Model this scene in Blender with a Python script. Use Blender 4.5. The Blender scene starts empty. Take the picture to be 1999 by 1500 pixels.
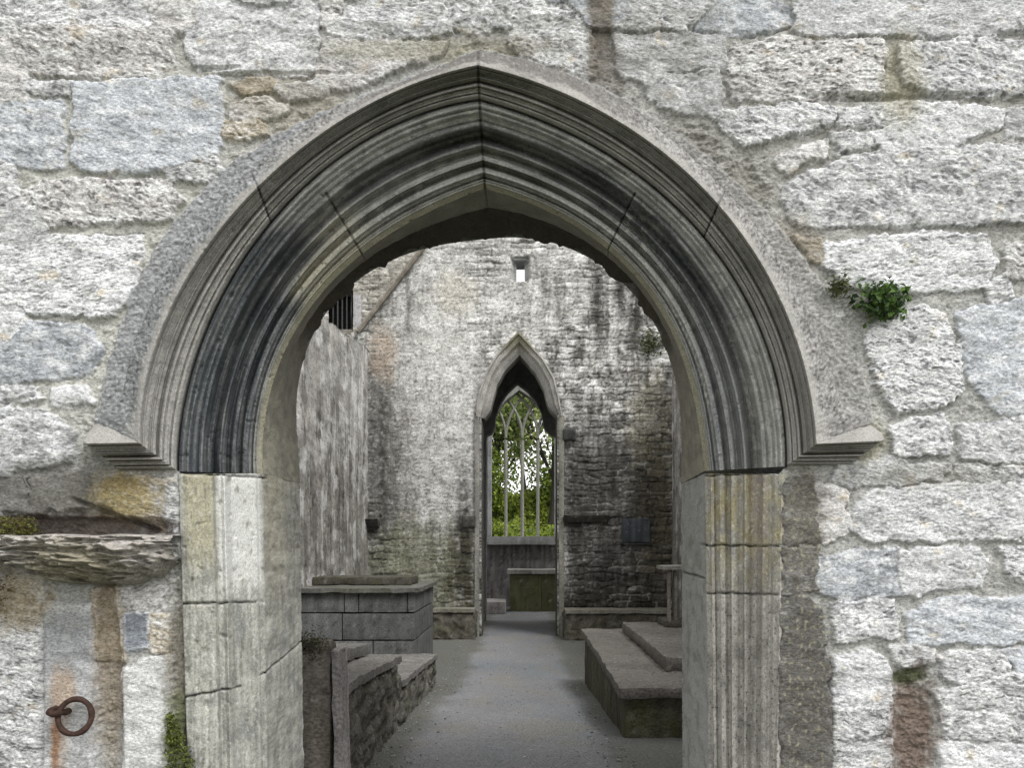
import bpy, math, random
import numpy as np
from mathutils import Vector, Matrix

# ------------------------------------------------------------------ camera, sky, sun, exposure
SC = bpy.context.scene
COL = SC.collection
EYE = 1.85                      # eye height above the far floor
F = 1700.0                      # focal length in photo pixels (photo is 1999 wide)
CU, CV = 1030.0, 1065.0         # where the straight-ahead direction falls in the photo
D = 2.833                       # metres from the camera to the front wall
cam_d = bpy.data.cameras.new("camera"); cam = bpy.data.objects.new("camera", cam_d); COL.objects.link(cam)
cam.location = (0, 0, EYE); cam.rotation_euler = (math.radians(90), 0, 0)
cam_d.sensor_width = 36.0; cam_d.lens = 36.0 * F / 1999.0
cam_d.shift_x = -(CU - 999.5) / 1999.0; cam_d.shift_y = (CV - 750.0) / 1999.0
cam_d.clip_start = 0.05; cam_d.clip_end = 3000
SC.camera = cam

SUN_DIR = Vector((0.45, -0.55, 0.95)).normalized()
wld = bpy.data.worlds.new("World"); SC.world = wld; wld.use_nodes = True
nt = wld.node_tree; nt.nodes.clear()
sky = nt.nodes.new("ShaderNodeTexSky"); sky.sky_type = 'NISHITA'; sky.sun_disc = False
sky.sun_elevation = math.asin(SUN_DIR.z); sky.sun_rotation = math.atan2(SUN_DIR.x, SUN_DIR.y)
sky.air_density = 3.0; sky.dust_density = 1.0
hs = nt.nodes.new("ShaderNodeHueSaturation"); hs.inputs['Saturation'].default_value = 0.0
bg = nt.nodes.new("ShaderNodeBackground"); bg.inputs['Strength'].default_value = 0.15
wo = nt.nodes.new("ShaderNodeOutputWorld")
nt.links.new(sky.outputs[0], hs.inputs['Color']); nt.links.new(hs.outputs[0], bg.inputs[0]); nt.links.new(bg.outputs[0], wo.inputs[0])
sl = bpy.data.lights.new("sun", 'SUN'); so = bpy.data.objects.new("sun", sl); COL.objects.link(so)
sl.energy = 1.3; sl.angle = math.radians(20); sl.color = (1.0, 0.992, 0.985)
so.rotation_euler = SUN_DIR.to_track_quat('Z', 'Y').to_euler(); so.location = (3, -5, 12)
SC.view_settings.view_transform = 'Standard'; SC.view_settings.look = 'None'
SC.view_settings.gamma = 1.0; SC.view_settings.exposure = 0.71
SC.cycles.max_bounces = 6; SC.cycles.diffuse_bounces = 4; SC.cycles.use_denoising = True; SC.cycles.denoising_prefilter = 'NONE'

# ------------------------------------------------------------------ helpers
RNG = np.random.RandomState(7)
def W(u, v, Y):                 # a measured photo position at distance Y -> metres
    return np.stack([(u - CU) / F * Y, Y + 0 * u, EYE - (v - CV) / F * Y], -1)
def P(u, v, Y): return Vector(((u - CU) / F * Y, Y, EYE - (v - CV) / F * Y))

def _h(ix, iy, seed):
    n = (ix.astype(np.int64) * 374761393 + iy.astype(np.int64) * 668265263 + seed * 974711) & 0xffffffff
    n = ((n ^ (n >> 13)) * 1274126177) & 0xffffffff
    n = ((n ^ (n >> 16)) * 2246822519) & 0xffffffff
    return (n ^ (n >> 15)) & 0xffffff
def noise(x, y, seed=0):        # gradient noise, about -1..1
    x = np.asarray(x, float); y = np.asarray(y, float); x, y = np.broadcast_arrays(x, y)
    ix = np.floor(x); iy = np.floor(y); fx = x - ix; fy = y - iy
    ux = fx * fx * fx * (fx * (fx * 6 - 15) + 10); uy = fy * fy * fy * (fy * (fy * 6 - 15) + 10)
    def g(dx, dy):
        a = _h(ix + dx, iy + dy, seed) * (2 * math.pi / 0xffffff)
        return np.cos(a) * (fx - dx) + np.sin(a) * (fy - dy)
    a = g(0, 0); b = g(1, 0); c = g(0, 1); d = g(1, 1)
    return 1.45 * ((a + (b - a) * ux) * (1 - uy) + (c + (d - c) * ux) * uy)
def fbm(x, y, o=4, seed=0, gain=0.5):
    s = 0; a = 1; t = 0
    for k in range(o):
        s = s + a * noise(x * 1.0 + 17.3 * k, y * 1.0 - 9.1 * k, seed + k * 31); t += a
        a *= gain; x, y = 1.94 * x + 0.35 * y, 1.94 * y - 0.35 * x
    return s / t * 1.3
def ridge(x, y, o=3, seed=0):
    s = 0; a = 1; t = 0
    for k in range(o):
        s = s + a * (1 - np.abs(noise(x, y, seed + 77 * k)) * 2); t += a; a *= .55
        x, y = 2.03 * x + .3 * y, 2.03 * y - .3 * x
    return s / t
def sstep(a, b, x):
    t = np.clip((x - a) / (b - a), 0, 1); return t * t * (3 - 2 * t)
def worley(x, y, seed=0, jit=.85):
    ix = np.floor(x); iy = np.floor(y); f1 = np.full(x.shape, 9.); f2 = f1.copy(); idv = np.zeros(x.shape)
    for dx in (-1, 0, 1):
        for dy in (-1, 0, 1):
            cx = ix + dx; cy = iy + dy
            h1 = _h(cx, cy, seed) / 0xffffff; h2 = _h(cx, cy, seed + 5) / 0xffffff
            d = np.hypot(x - cx - .5 - (h1 - .5) * jit, y - cy - .5 - (h2 - .5) * jit)
            near = d < f1
            f2 = np.where(near, f1, np.minimum(f2, d)); idv = np.where(near, _h(cx, cy, seed + 9) / 0xffffff, idv); f1 = np.where(near, d, f1)
    return f1, f2, idv
def mix(a, b, m):
    m = np.asarray(m)[..., None]; return a * (1 - m) + np.asarray(b, float) * m
def blob(u, v, cu, cv, ru, rv, n=0, soft=.5):   # soft elliptical mask with a noisy rim
    d = np.sqrt(((u - cu) / ru) ** 2 + ((v - cv) / rv) ** 2) + n
    return 1 - sstep(1 - soft, 1 + soft, d)

def mesh_np(name, V, Fq, mat, parent=None, color=None, smooth=True, origin=None):
    V = np.asarray(V, np.float32).reshape(-1, 3); Fq = np.asarray(Fq, np.int32)
    if origin is None and parent is not None: origin = np.array(wpos(parent))
    if origin is not None: V = V - np.asarray(origin, np.float32)
    me = bpy.data.meshes.new(name); k = Fq.shape[1]
    me.vertices.add(len(V)); me.vertices.foreach_set('co', V.ravel())
    me.loops.add(Fq.size); me.loops.foreach_set('vertex_index', Fq.ravel())
    me.polygons.add(len(Fq)); me.polygons.foreach_set('loop_start', np.arange(0, Fq.size, k, dtype=np.int32))
    me.polygons.foreach_set('loop_total', np.full(len(Fq), k, np.int32))
    me.polygons.foreach_set('use_smooth', np.full(len(Fq), smooth))
    me.update(calc_edges=True); me.validate()
    if color is not None:
        c = np.ones((len(V), 4), np.float32); c[:, :3] = np.clip(np.asarray(color).reshape(-1, 3), .004, .9)
        at = me.color_attributes.new("tint", 'FLOAT_COLOR', 'POINT'); at.data.foreach_set('color', c.ravel())
    me.materials.append(mat)
    o = bpy.data.objects.new(name, me); COL.objects.link(o)
    if parent is not None: o.parent = parent
    if parent is None and origin is not None: o.location = origin
    return o
def wpos(o):
    v = Vector(o.location)
    while o.parent: o = o.parent; v = v + Vector(o.location)
    return v
def tag(o, label=None, cat=None, group=None, kind=None):
    if label: o['label'] = label
    if cat: o['category'] = cat
    if group: o['group'] = group
    if kind: o['kind'] = kind
    return o
def empty(name, loc, label, cat, group=None):
    o = bpy.data.objects.new(name, None); COL.objects.link(o); o.location = loc; o.empty_display_size = .1
    return tag(o, label, cat, group)
def grid_faces(n, m, keep=None):
    i = np.arange(n * m).reshape(n, m)
    q = np.stack([i[:-1, :-1], i[:-1, 1:], i[1:, 1:], i[1:, :-1]], -1)
    if keep is not None: return q[keep]
    return q.reshape(-1, 4)
def compact(V, Fq, C=None):
    used = np.unique(Fq); mp = np.full(len(V), -1); mp[used] = np.arange(len(used))
    return V[used], mp[Fq], (None if C is None else C[used])
def grid_mesh(name, V, C, mat, parent=None, keep=None, flip=False, smooth=True, origin=None):
    n, m = V.shape[:2]; q = grid_faces(n, m, keep)
    if flip: q = q[:, ::-1]
    v, q, c = compact(V.reshape(-1, 3), q, C.reshape(-1, 3))
    return mesh_np(name, v, q, mat, parent, c, smooth, origin)

def mat_stone(name, fine=140., bump=.5, var=.35, rough=.92, dist=.004, stretch=(1, 1, 1)):
    m = bpy.data.materials.new(name); m.use_nodes = True; t = m.node_tree; N = t.nodes; L = t.links
    b = N['Principled BSDF']; b.inputs['Roughness'].default_value = rough
    b.inputs['Specular IOR Level'].default_value = .25
    a = N.new('ShaderNodeAttribute'); a.attribute_name = 'tint'
    tc = N.new('ShaderNodeTexCoord')
    n1 = N.new('ShaderNodeTexNoise'); n1.inputs['Scale'].default_value = fine; n1.inputs['Detail'].default_value = 5; n1.inputs['Roughness'].default_value = .7
    n2 = N.new('ShaderNodeTexNoise'); n2.inputs['Scale'].default_value = fine * .22; n2.inputs['Detail'].default_value = 4
    mp = N.new('ShaderNodeMapping'); mp.inputs['Scale'].default_value = stretch; L.new(tc.outputs['Object'], mp.inputs['Vector'])
    L.new(mp.outputs[0], n1.inputs['Vector']); L.new(mp.outputs[0], n2.inputs['Vector'])
    mr = N.new('ShaderNodeMapRange'); mr.inputs[1].default_value = .36; mr.inputs[2].default_value = .64
    mr.inputs[3].default_value = 1 - var; mr.inputs[4].default_value = 1 + var * .8
    L.new(n1.outputs[0], mr.inputs[0])
    mx = N.new('ShaderNodeMix'); mx.data_type = 'RGBA'; mx.blend_type = 'MULTIPLY'; mx.inputs[0].default_value = 1
    L.new(a.outputs['Color'], mx.inputs[6]); L.new(mr.outputs[0], mx.inputs[7])
    L.new(mx.outputs[2], b.inputs['Base Color'])
    ad = N.new('ShaderNodeMath'); ad.operation = 'ADD'; L.new(n1.outputs[0], ad.inputs[0]); L.new(n2.outputs[0], ad.inputs[1])
    bp = N.new('ShaderNodeBump'); bp.inputs['Strength'].default_value = bump; bp.inputs['Distance'].default_value = dist
    L.new(ad.outputs[0], bp.inputs['Height']); L.new(bp.outputs[0], b.inputs['Normal'])
    return m
def mat_plain(name, col, rough=.6, metal=0., var=.3, scale=30., trans=0.):
    m = bpy.data.materials.new(name); m.use_nodes = True; t = m.node_tree; N = t.nodes; L = t.links
    b = N['Principled BSDF']; b.inputs['Roughness'].default_value = rough; b.inputs['Metallic'].default_value = metal
    tc = N.new('ShaderNodeTexCoord'); n = N.new('ShaderNodeTexNoise'); n.inputs['Scale'].default_value = scale; n.inputs['Detail'].default_value = 6
    L.new(tc.outputs['Object'], n.inputs['Vector'])
    r = N.new('ShaderNodeValToRGB'); c = np.array(col)
    r.color_ramp.elements[0].position = .3; r.color_ramp.elements[1].position = .7
    r.color_ramp.elements[0].color = (*(c * (1 - var)), 1); r.color_ramp.elements[1].color = (*np.minimum(c * (1 + var), 1), 1)
    L.new(n.outputs[0], r.inputs[0]); L.new(r.outputs[0], b.inputs['Base Color'])
    bp = N.new('ShaderNodeBump'); bp.inputs['Strength'].default_value = .4; bp.inputs['Distance'].default_value = .004
    L.new(n.outputs[0], bp.inputs['Height']); L.new(bp.outputs[0], b.inputs['Normal'])
    return m
def mat_leaf(name):             # leaf colour comes from the 'tint' attribute, thin leaves let light through
    m = bpy.data.materials.new(name); m.use_nodes = True; t = m.node_tree; N = t.nodes; L = t.links
    b = N['Principled BSDF']; b.inputs['Roughness'].default_value = .55
    a = N.new('ShaderNodeAttribute'); a.attribute_name = 'tint'; L.new(a.outputs['Color'], b.inputs['Base Color'])
    tr = N.new('ShaderNodeBsdfTranslucent'); L.new(a.outputs['Color'], tr.inputs[0])
    ms = N.new('ShaderNodeMixShader'); ms.inputs[0].default_value = .4
    L.new(b.outputs[0], ms.inputs[1]); L.new(tr.outputs[0], ms.inputs[2]); L.new(ms.outputs[0], N['Material Output'].inputs[0])
    return m

M_RUBBLE = mat_stone('rubble_limestone', 95, .6, .42, dist=.005, stretch=(1, 1, 1.7))
M_DRESS = mat_stone('dressed_limestone', 170, .35, .30, rough=.85)
M_INNER = mat_stone('weathered_inner_stone', 45, .6, .45, dist=.010, stretch=(1, 1, 1.5))
M_GRAVEL = mat_stone('gravel_floor', 70, .8, .5, dist=.010)
M_LEAF = mat_leaf('leaf')
M_IRON = mat_plain('rusted_iron', (.045, .022, .015), .8, .3, .6, 60)
M_BARS = mat_plain('dark_bars', (.015, .015, .015), .7, 0, .3)
M_BARK = mat_plain('bark', (.035, .03, .025), .9, 0, .4, 12)

# ------------------------------------------------------------------ the doorway curves, measured on the photo
POLE = (940., 925.)
def half(points, deg=4):
    p = np.array(points, float); dx = p[:, 0] - POLE[0]; dy = POLE[1] - p[:, 1]
    th = np.arctan2(dy, dx); th = np.where(th < -1.6, th + 2 * math.pi, th); r = np.hypot(dx, dy); w = np.ones(len(p)); w[0] = w[-1] = 6
    c = np.polyfit(th - th[0], r, deg, w=w)
    return th[0], th[-1], c
class Line:                      # s: -1 left springing, 0 apex, 1 right springing
    def __init__(self, left, right):
        self.l = half(left); self.r = half(right); self.ls = left[0]; self.rs = right[-1]
        self.r = half(right[::-1])
    def __call__(self, s):
        s = np.asarray(s, float); out = np.zeros(s.shape + (2,))
        for h, m in ((self.l, s < 0), (self.r, s >= 0)):
            t = 1 - np.abs(s[m]); th = h[0] + (h[1] - h[0]) * t; r = np.polyval(h[2], th - h[0])
            out[m, 0] = POLE[0] + r * np.cos(th); out[m, 1] = POLE[1] - r * np.sin(th)
        return out
LW = Line([(185, 822), (203, 740), (235, 650), (266, 564), (302, 475), (380, 390), (490, 298), (700, 188), (932, 97)],
          [(932, 97), (1175, 172), (1300, 245), (1450, 362), (1545, 480), (1604, 564), (1671, 690), (1696, 767), (1704, 826)])
LO = Line([(266, 861), (270, 780), (287, 700), (328, 600), (381, 504), (500, 360), (700, 210), (932, 122)],
          [(932, 122), (1120, 188), (1300, 290), (1394, 385), (1487, 510), (1545, 630), (1580, 725), (1594, 805), (1598, 864)])
LG = Line([(348, 921), (351, 865), (360, 777), (378, 707), (420, 620), (458, 540), (546, 411), (650, 315), (790, 240), (935, 196)],
          [(935, 196), (1105, 259), (1245, 345), (1358, 434), (1415, 525), (1468, 620), (1510, 707), (1527, 795), (1534, 911)])
LI = Line([(513, 925), (513, 865), (522, 795), (546, 707), (578, 645), (620, 582), (672, 526), (720, 487), (772, 448), (860, 404), (946, 368)],
          [(946, 368), (1020, 394), (1105, 431), (1186, 487), (1240, 536), (1290, 606), (1320, 680), (1342, 742), (1366, 812), (1376, 920)])
LB = Line([(585, 945), (583, 820), (586, 690), (614, 650), (638, 616), (688, 564), (760, 506), (840, 482), (960, 466)],
          [(960, 466), (1060, 474), (1120, 486), (1180, 515), (1228, 574), (1276, 634), (1300, 676), (1318, 730), (1328, 840), (1330, 945)])
for ln in (LB,):
    pass
def curve_poly(line, lowL, lowR, n=160):
    s = np.linspace(-1, 1, n); p = line(s)
    return np.vstack([[lowL], p, [lowR]])

def poly_sd(px, py, poly):       # signed distance, positive inside
    poly = np.asarray(poly, float); d = np.full(px.shape, 1e9); ins = np.zeros(px.shape, bool)
    a = poly; b = np.roll(poly, -1, 0)
    for (ax, ay), (bx, by) in zip(a, b):
        ex, ey = bx - ax, by - ay; L = ex * ex + ey * ey + 1e-9
        t = np.clip(((px - ax) * ex + (py - ay) * ey) / L, 0, 1)
        d = np.minimum(d, np.hypot(px - ax - t * ex, py - ay - t * ey))
        if ay != by: ins ^= ((ay > py) != (by > py)) & (px < (bx - ax) * (py - ay) / (by - ay) + ax)
    return np.where(ins, d, -d)

# ------------------------------------------------------------------ front wall: every stone measured
W_, B_, P_, T_, D_, G_ = (.58, .583, .59), (.455, .475, .505), (.55, .53, .515), (.40, .355, .285), (.17, .165, .155), (.47, .47, .47)
S1_, S2_ = (.40, .40, .395), (.60, .60, .59)      # smooth dressed pieces
STONES = [
 (W_, [(0,-40),(160,-40),(158,4),(0,18)]), (P_, [(185,-40),(350,-40),(340,18),(300,24),(182,14)]),
 (P_, [(20,60),(90,42),(250,48),(332,52),(335,120),(310,147),(150,146),(60,140),(18,128)]),
 (W_, [(364,-40),(622,-40),(617,138),(590,144),(385,130),(364,95)]),
 (W_, [(640,-40),(882,-40),(886,58),(830,68),(700,70),(645,68)]), (W_, [(897,16),(978,8),(986,52),(940,62),(900,58)]),
 (G_, [(994,-40),(1148,-40),(1150,66),(1100,88),(1000,82)]), (G_, [(1198,22),(1238,-40),(1434,-40),(1436,44),(1300,52),(1200,60)]),
 (B_, [(1450,26),(1505,18),(1510,56),(1460,62)]), (W_, [(1530,-40),(2080,-40),(2080,35),(1930,66),(1800,68),(1560,66),(1534,40)]),
 (P_, [(630,82),(872,86),(858,106),(760,138),(690,172),(650,172),(622,146)]),
 (G_, [(1000,92),(1150,80),(1166,128),(1140,160),(1040,116)]), (G_, [(1200,72),(1412,72),(1414,132),(1378,132),(1215,150)]),
 (G_, [(1246,152),(1402,142),(1408,212),(1338,222),(1276,196)]),
 (P_, [(1432,96),(1500,76),(1718,82),(1728,118),(1722,180),(1600,190),(1434,192),(1420,150)]),
 (W_, [(1752,92),(1900,76),(2080,90),(2080,180),(1850,186),(1768,162)]),
 (W_, [(1388,222),(1580,206),(1625,214),(1620,245),(1530,262),(1456,284),(1420,252)]),
 (G_, [(1636,216),(1830,201),(1868,206),(1750,240),(1642,250)]), (W_, [(1700,262),(1900,208),(1954,214),(1950,246),(1850,284),(1722,300)]),
 (P_, [(1518,312),(1608,276),(1614,302),(1532,336)]), (G_, [(1620,262),(1690,262),(1700,286),(1640,300)]),
 (W_, [(1542,360),(1650,312),(1800,292),(1960,288),(2080,306),(2080,426),(1900,436),(1560,442),(1545,420),(1530,390)]),
 (G_, [(1972,216),(2080,212),(2080,266),(1966,268)]),
 (W_, [(1606,482),(1800,456),(1920,464),(1944,510),(1922,558),(1800,568),(1670,562),(1612,522)]),
 (T_, [(1552,466),(1600,470),(1604,505),(1578,498)]), (P_, [(1966,482),(2080,474),(2080,552),(1966,542)]),
 (W_, [(1716,632),(1800,602),(1842,620),(1872,690),(1872,760),(1830,796),(1750,802),(1712,750),(1692,660)]),
 (B_, [(1876,612),(1999,590),(2080,592),(2080,800),(1950,806),(1892,742)]), (W_, [(1928,562),(1960,544),(1976,580),(1936,586)]),
 (W_, [(1742,832),(1838,812),(1856,868),(1850,882),(1748,892)]), (W_, [(1868,836),(1999,820),(2080,822),(2080,892),(1950,902),(1886,892)]),
 (G_, [(1640,905),(1730,898),(1850,915),(1840,935),(1660,950),(1625,935)]), (G_, [(1870,915),(2080,912),(2080,935),(1880,938)]),
 (W_, [(1664,1002),(1700,962),(1900,946),(2080,950),(2080,1046),(1850,1052),(1700,1052),(1660,1030)]),
 (P_, [(1590,945),(1650,960),(1650,1040),(1600,1055)]),
 (B_, [(1598,1092),(1700,1078),(1750,1080),(1760,1160),(1640,1168),(1596,1150)]), (W_, [(1745,1080),(1900,1072),(1926,1102),(1910,1140),(1790,1160),(1752,1160)]),
 (W_, [(1955,1072),(2080,1060),(2080,1142),(1972,1124)]), (W_, [(1630,1178),(1745,1176),(1748,1240),(1634,1252)]),
 (B_, [(1770,1202),(1830,1176),(2080,1170),(2080,1250),(1780,1256)]), (W_, [(1628,1292),(1690,1272),(1735,1306),(1738,1380),(1630,1376)]),
 (G_, [(1630,1384),(1738,1386),(1736,1436),(1630,1440)]), (W_, [(1836,1284),(1950,1270),(1966,1306),(1900,1330),(1840,1324)]),
 (G_, [(1830,1352),(1990,1316),(2080,1300),(2080,1440),(1850,1444)]), (G_, [(1632,1452),(1740,1452),(1745,1560),(1630,1560)]),
 (W_, [(1832,1458),(2080,1452),(2080,1560),(1832,1560)]), (B_, [(1965,1272),(2080,1262),(2080,1296),(1985,1306)]), (G_, [(1740,1262),(1825,1268),(1820,1296),(1745,1296)]),
 # dark quoins beside the right jamb
 (D_, [(1530,940),(1590,940),(1596,1055),(1535,1062)]), (D_, [(1530,1074),(1594,1072),(1596,1152),(1532,1160)]),
 (D_, [(1528,1172),(1560,1166),(1598,1190),(1614,1290),(1622,1560),(1526,1560)]),
 # left of the arch
 (B_, [(148,168),(428,156),(432,250),(424,300),(400,318),(300,334),(180,336),(146,318)]), (B_, [(-60,196),(118,202),(124,324),(-60,326)]),
 (G_, [(26,160),(140,166),(134,186),(30,180)]), (T_, [(455,166),(528,150),(534,174),(476,186)]), (W_, [(542,176),(640,160),(632,184),(560,194)]),
 (P_, [(455,206),(518,196),(562,214),(550,230),(456,230)]), (T_, [(440,242),(514,236),(518,254),(470,274),(440,264)]),
 (G_, [(320,330),(420,306),(440,338),(395,352),(330,348)]), (P_, [(42,372),(110,352),(330,356),(352,390),(330,426),(80,440),(42,420)]),
 (G_, [(-60,366),(18,374),(24,460),(-60,452)]), (W_, [(-60,482),(80,466),(268,460),(274,510),(256,578),(222,614),(20,610),(-60,604)]),
 (B_, [(-60,632),(160,636),(200,682),(172,728),(20,746),(-60,742)]), (W_, [(-60,764),(56,756),(74,774),(-60,792)]), (W_, [(102,766),(168,760),(182,784),(102,792)]),
 (W_, [(-60,812),(80,802),(142,850),(142,898),(60,914),(-60,904)]), (D_, [(-60,928),(36,930),(52,995),(-60,1000)]), (D_, [(60,940),(170,928),(186,975),(150,992),(66,1000)]),
 (T_, [(190,942),(290,934),(318,1036),(230,1000),(184,968)]), (G_, [(296,940),(345,940),(346,1040),(322,1036)]),
 # round the ledge and the iron ring
 (G_, [(-60,1242),(80,1240),(84,1560),(-60,1560)]), (S1_, [(88,1180),(180,1184),(181,1560),(88,1560)]),
 (S2_, [(242,1312),(300,1290),(330,1288),(330,1560),(238,1560)]), (B_, [(246,1206),(290,1200),(290,1262),(246,1270)]),
 (P_, [(245,1150),(316,1148),(318,1192),(250,1196)]), (T_, [(296,1200),(324,1200),(326,1275),(294,1272)]), (T_, [(186,1150),(238,1150),(236,1290),(188,1290)]), (P_, [(20,1170),(78,1166),(80,1225),(10,1236)]),
]
def auto_stones():
    rs = random.Random(3); out = []
    def course(u0, u1, v0, v1):
        v = v0
        while v < v1:
            h = rs.uniform(70, 150); u = u0 - rs.uniform(0, 120)
            while u < u1:
                w = rs.uniform(90, 280); j = lambda: rs.uniform(-8, 8)
                poly = [(u + j(), v + j()), (u + w * .5, v + j()), (u + w - 14 + j(), v + j()), (u + w - 14 + j(), v + h - 14 + j()), (u + w * .5, v + h - 14 + j()), (u + j(), v + h - 14 + j())]
                out.append((rs.choice([W_, W_, B_, P_, G_]), poly)); u += w
            v += h
    course(-1400, 3400, -900, -60); course(-1400, -80, -50, 1900); course(2095, 3400, -50, 1900)
    course(-60, 330, 1575, 1900); course(1650, 2080, 1575, 1900)
    return out
us = np.concatenate([np.arange(-1400, -300, 14), np.arange(-300, -24, 5), np.arange(-24, 2024, 2.0), np.arange(2024, 2300, 5), np.arange(2300, 3400, 14)])
vs = np.concatenate([np.arange(-900, -200, 14), np.arange(-200, -24, 5), np.arange(-24, 1524, 2.0), np.arange(1524, 1930, 6)])
UU, VV = np.meshgrid(us, vs)
def build_front_wall():
    wu = UU + 7 * noise(UU / 37, VV / 37, 1) + 3.5 * noise(UU / 13, VV / 13, 2)
    wv = VV + 6 * noise(UU / 41, VV / 31, 3) + 3.5 * noise(UU / 13, VV / 11, 4)
    sd = np.full(UU.shape, -60.); hgt = np.zeros(UU.shape); ang = np.zeros(UU.shape); asp = np.ones(UU.shape); col = np.zeros(UU.shape + (3,)); smoothk = np.ones(UU.shape); rough = np.ones(UU.shape)
    rs = random.Random(11)
    for k, (c, poly) in enumerate(STONES + auto_stones()):
        p = np.array(poly, float); a0, b0 = p.min(0) - 22; a1, b1 = p.max(0) + 22
        i0, i1 = np.searchsorted(us, (a0, a1)); j0, j1 = np.searchsorted(vs, (b0, b1))
        if i1 <= i0 or j1 <= j0: continue
        sl = (slice(j0, j1), slice(i0, i1)); s = poly_sd(wu[sl], wv[sl], p)
        m = s > sd[sl]
        cx, cy = p.mean(0); hh = rs.uniform(.010, .024) if c is not D_ else .012
        tu, tv = rs.uniform(-.00005, .00005), rs.uniform(-.00008, .00012)
        an = rs.uniform(-.12, .38); rg = rs.uniform(.5, 1.2) if c is not B_ else rs.uniform(.35, .6); ap = rs.uniform(.85, 1.7)
        if c in (D_, S1_, S2_): rg = .3
        tint = np.array(c) * rs.uniform(.76, 1.08)
        sd[sl] = np.where(m, s, sd[sl]); hgt[sl] = np.where(m, hh + tu * (wu[sl] - cx) - tv * (wv[sl] - cy), hgt[sl])
        ang[sl] = np.where(m, an, ang[sl]); asp[sl] = np.where(m, ap, asp[sl]); rough[sl] = np.where(m, rg, rough[sl]); col[sl] = np.where(m[..., None], tint, col[sl])
    sd = sd + 8.0 + 2.0 * noise(UU / 19, VV / 16, 8)
    e = sstep(-1.5, 3, sd + 3.0 * noise(UU / 7, VV / 7, 9))
    ca, sa = np.cos(ang), np.sin(ang); ru = UU * ca + VV * sa; rv = (-UU * sa + VV * ca) * asp
    ru = ru + 6 * noise(UU / 30, VV / 30, 12); rv = rv + 5 * noise(UU / 26, VV / 26, 13)
    ru = ru + 3 * noise(UU / 9, VV / 9, 24); rv = rv + 2.5 * noise(UU / 10, VV / 8, 25)
    hew = noise(ru / 19, rv / 7, 20) + .6 * noise(ru / 9, rv / 4, 21)
    pn = noise(ru / 20, rv / 6, 22) + .6 * noise(ru / 40, rv / 22, 23); pit = sstep(.5, .7, pn) * .3 + np.maximum(0, pn - .45)
    broad = fbm(UU / 80, VV / 50, 3, 15)
    seam = sstep(.0, .5, noise(UU / 60, VV / 40, 26)) * np.exp(-((sd - 1.5) / 2.6) ** 2)
    st = .6 * hgt - .018 * seam + .0022 * rough * hew - .0065 * rough * pit + .009 * broad - .003 * np.exp(-np.clip(sd, 0, 99) / 5)
    mo = -.005 + .0065 * fbm(UU / 34, VV / 26, 5, 50) + .0014 * noise(UU / 5, VV / 5, 55)
    # rough packing where no stone was measured
    rb = sstep(10, 24, -sd); mo = mo + rb * (.011 * fbm(wu / 30, wv / 16, 4, 51) + .003 * noise(UU / 7, VV / 5, 52))
    h = mo * (1 - e) + st * e
    # colour of stone and mortar
    lg = fbm(UU / 150, VV / 120, 4, 60); sp = noise(ru / 11, rv / 4.2, 61) + .7 * noise(ru / 45, rv / 18, 62)
    sp2 = noise(ru / 6, rv / 3.0, 65)
    C = col * (1 + .16 * lg + .12 * broad)[..., None]
    lich = sstep(-.05, .5, fbm(UU / 48, VV / 30, 4, 63)); C = mix(C, np.array((.73, .735, .735)), .45 * lich * (col.min(-1) > .3))
    C = mix(C, np.array((.82, .82, .80)), .6 * sstep(.05, .5, -sp) * np.clip(rough, 0, 1))
    C = C * (1 - np.clip(.58 * sstep(.27, .56, sp) * rough, 0, .8))[..., None]; C = C * (1 - np.clip(.5 * sstep(.48, .72, sp2) * rough, 0, .7))[..., None]
    dk = sstep(.3, .8, fbm(ru / 40, rv / 14, 3, 66)); C = C * (1 - .45 * dk)[..., None]
    rust = sstep(.35, .8, fbm(UU / 60, VV / 40, 3, 67)); C = mix(C, C * np.array((1.0, .86, .66)), .6 * rust)
    mor = np.ones(UU.shape + (3,)) * np.array((.375, .372, .352)); mor = mor * (1 + .25 * fbm(UU / 60, VV / 40, 4, 70))[..., None]
    mor = mor * (1 - .45 * sstep(.25, .8, noise(UU / 6, VV / 5, 71)))[..., None]
    mor = mix(mor, (.52, .51, .46), .5 * rb * sstep(.1, .6, fbm(UU / 18, VV / 9, 3, 72))); mor = mor * (1 - .4 * rb * sstep(.0, .6, fbm(UU / 26, VV / 12, 3, 73)))[..., None]
    cream = np.clip(blob(UU, VV, 250, 480, 260, 420) , 0, 1); mor = mix(mor, (.51, .505, .455), .6 * cream)
    greyer = blob(UU, VV, 1700, 250, 420, 260); mor = mix(mor, (.32, .31, .28), .5 * greyer)
    C = mix(mor, C, 0) * (1 - e)[..., None] + C * e[..., None]
    n1 = .35 * fbm(UU / 22, VV / 30, 3, 80)
    def stain(m, c, k):
        nonlocal C
        C = mix(C, c, np.clip(m, 0, 1) * k)
    stain(blob(UU, VV, 1172, 40, 26, 130, n1, .35), (.10, .075, .05), .85)
    stain(blob(UU, VV, 1182, 150, 40, 60, n1, .5), (.14, .12, .10), .6)
    stain(blob(UU, VV, 1782, 1430, 46, 125, 1.3 * n1, .5), (.13, .09, .068), .88)
    stain(blob(UU, VV, 1775, 1322, 38, 16, n1, .5), (.06, .07, .03), .9)
    stain(blob(UU, VV, 1290, 170, 170, 170, n1) * sstep(-.35, .35, fbm(UU / 50, VV / 34, 4, 83)), (.21, .205, .195), .55); stain(blob(UU, VV, 1000, 70, 420, 60, n1) * sstep(-.2, .4, fbm(UU / 40, VV / 24, 4, 84)), (.23, .22, .19), .4)
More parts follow.
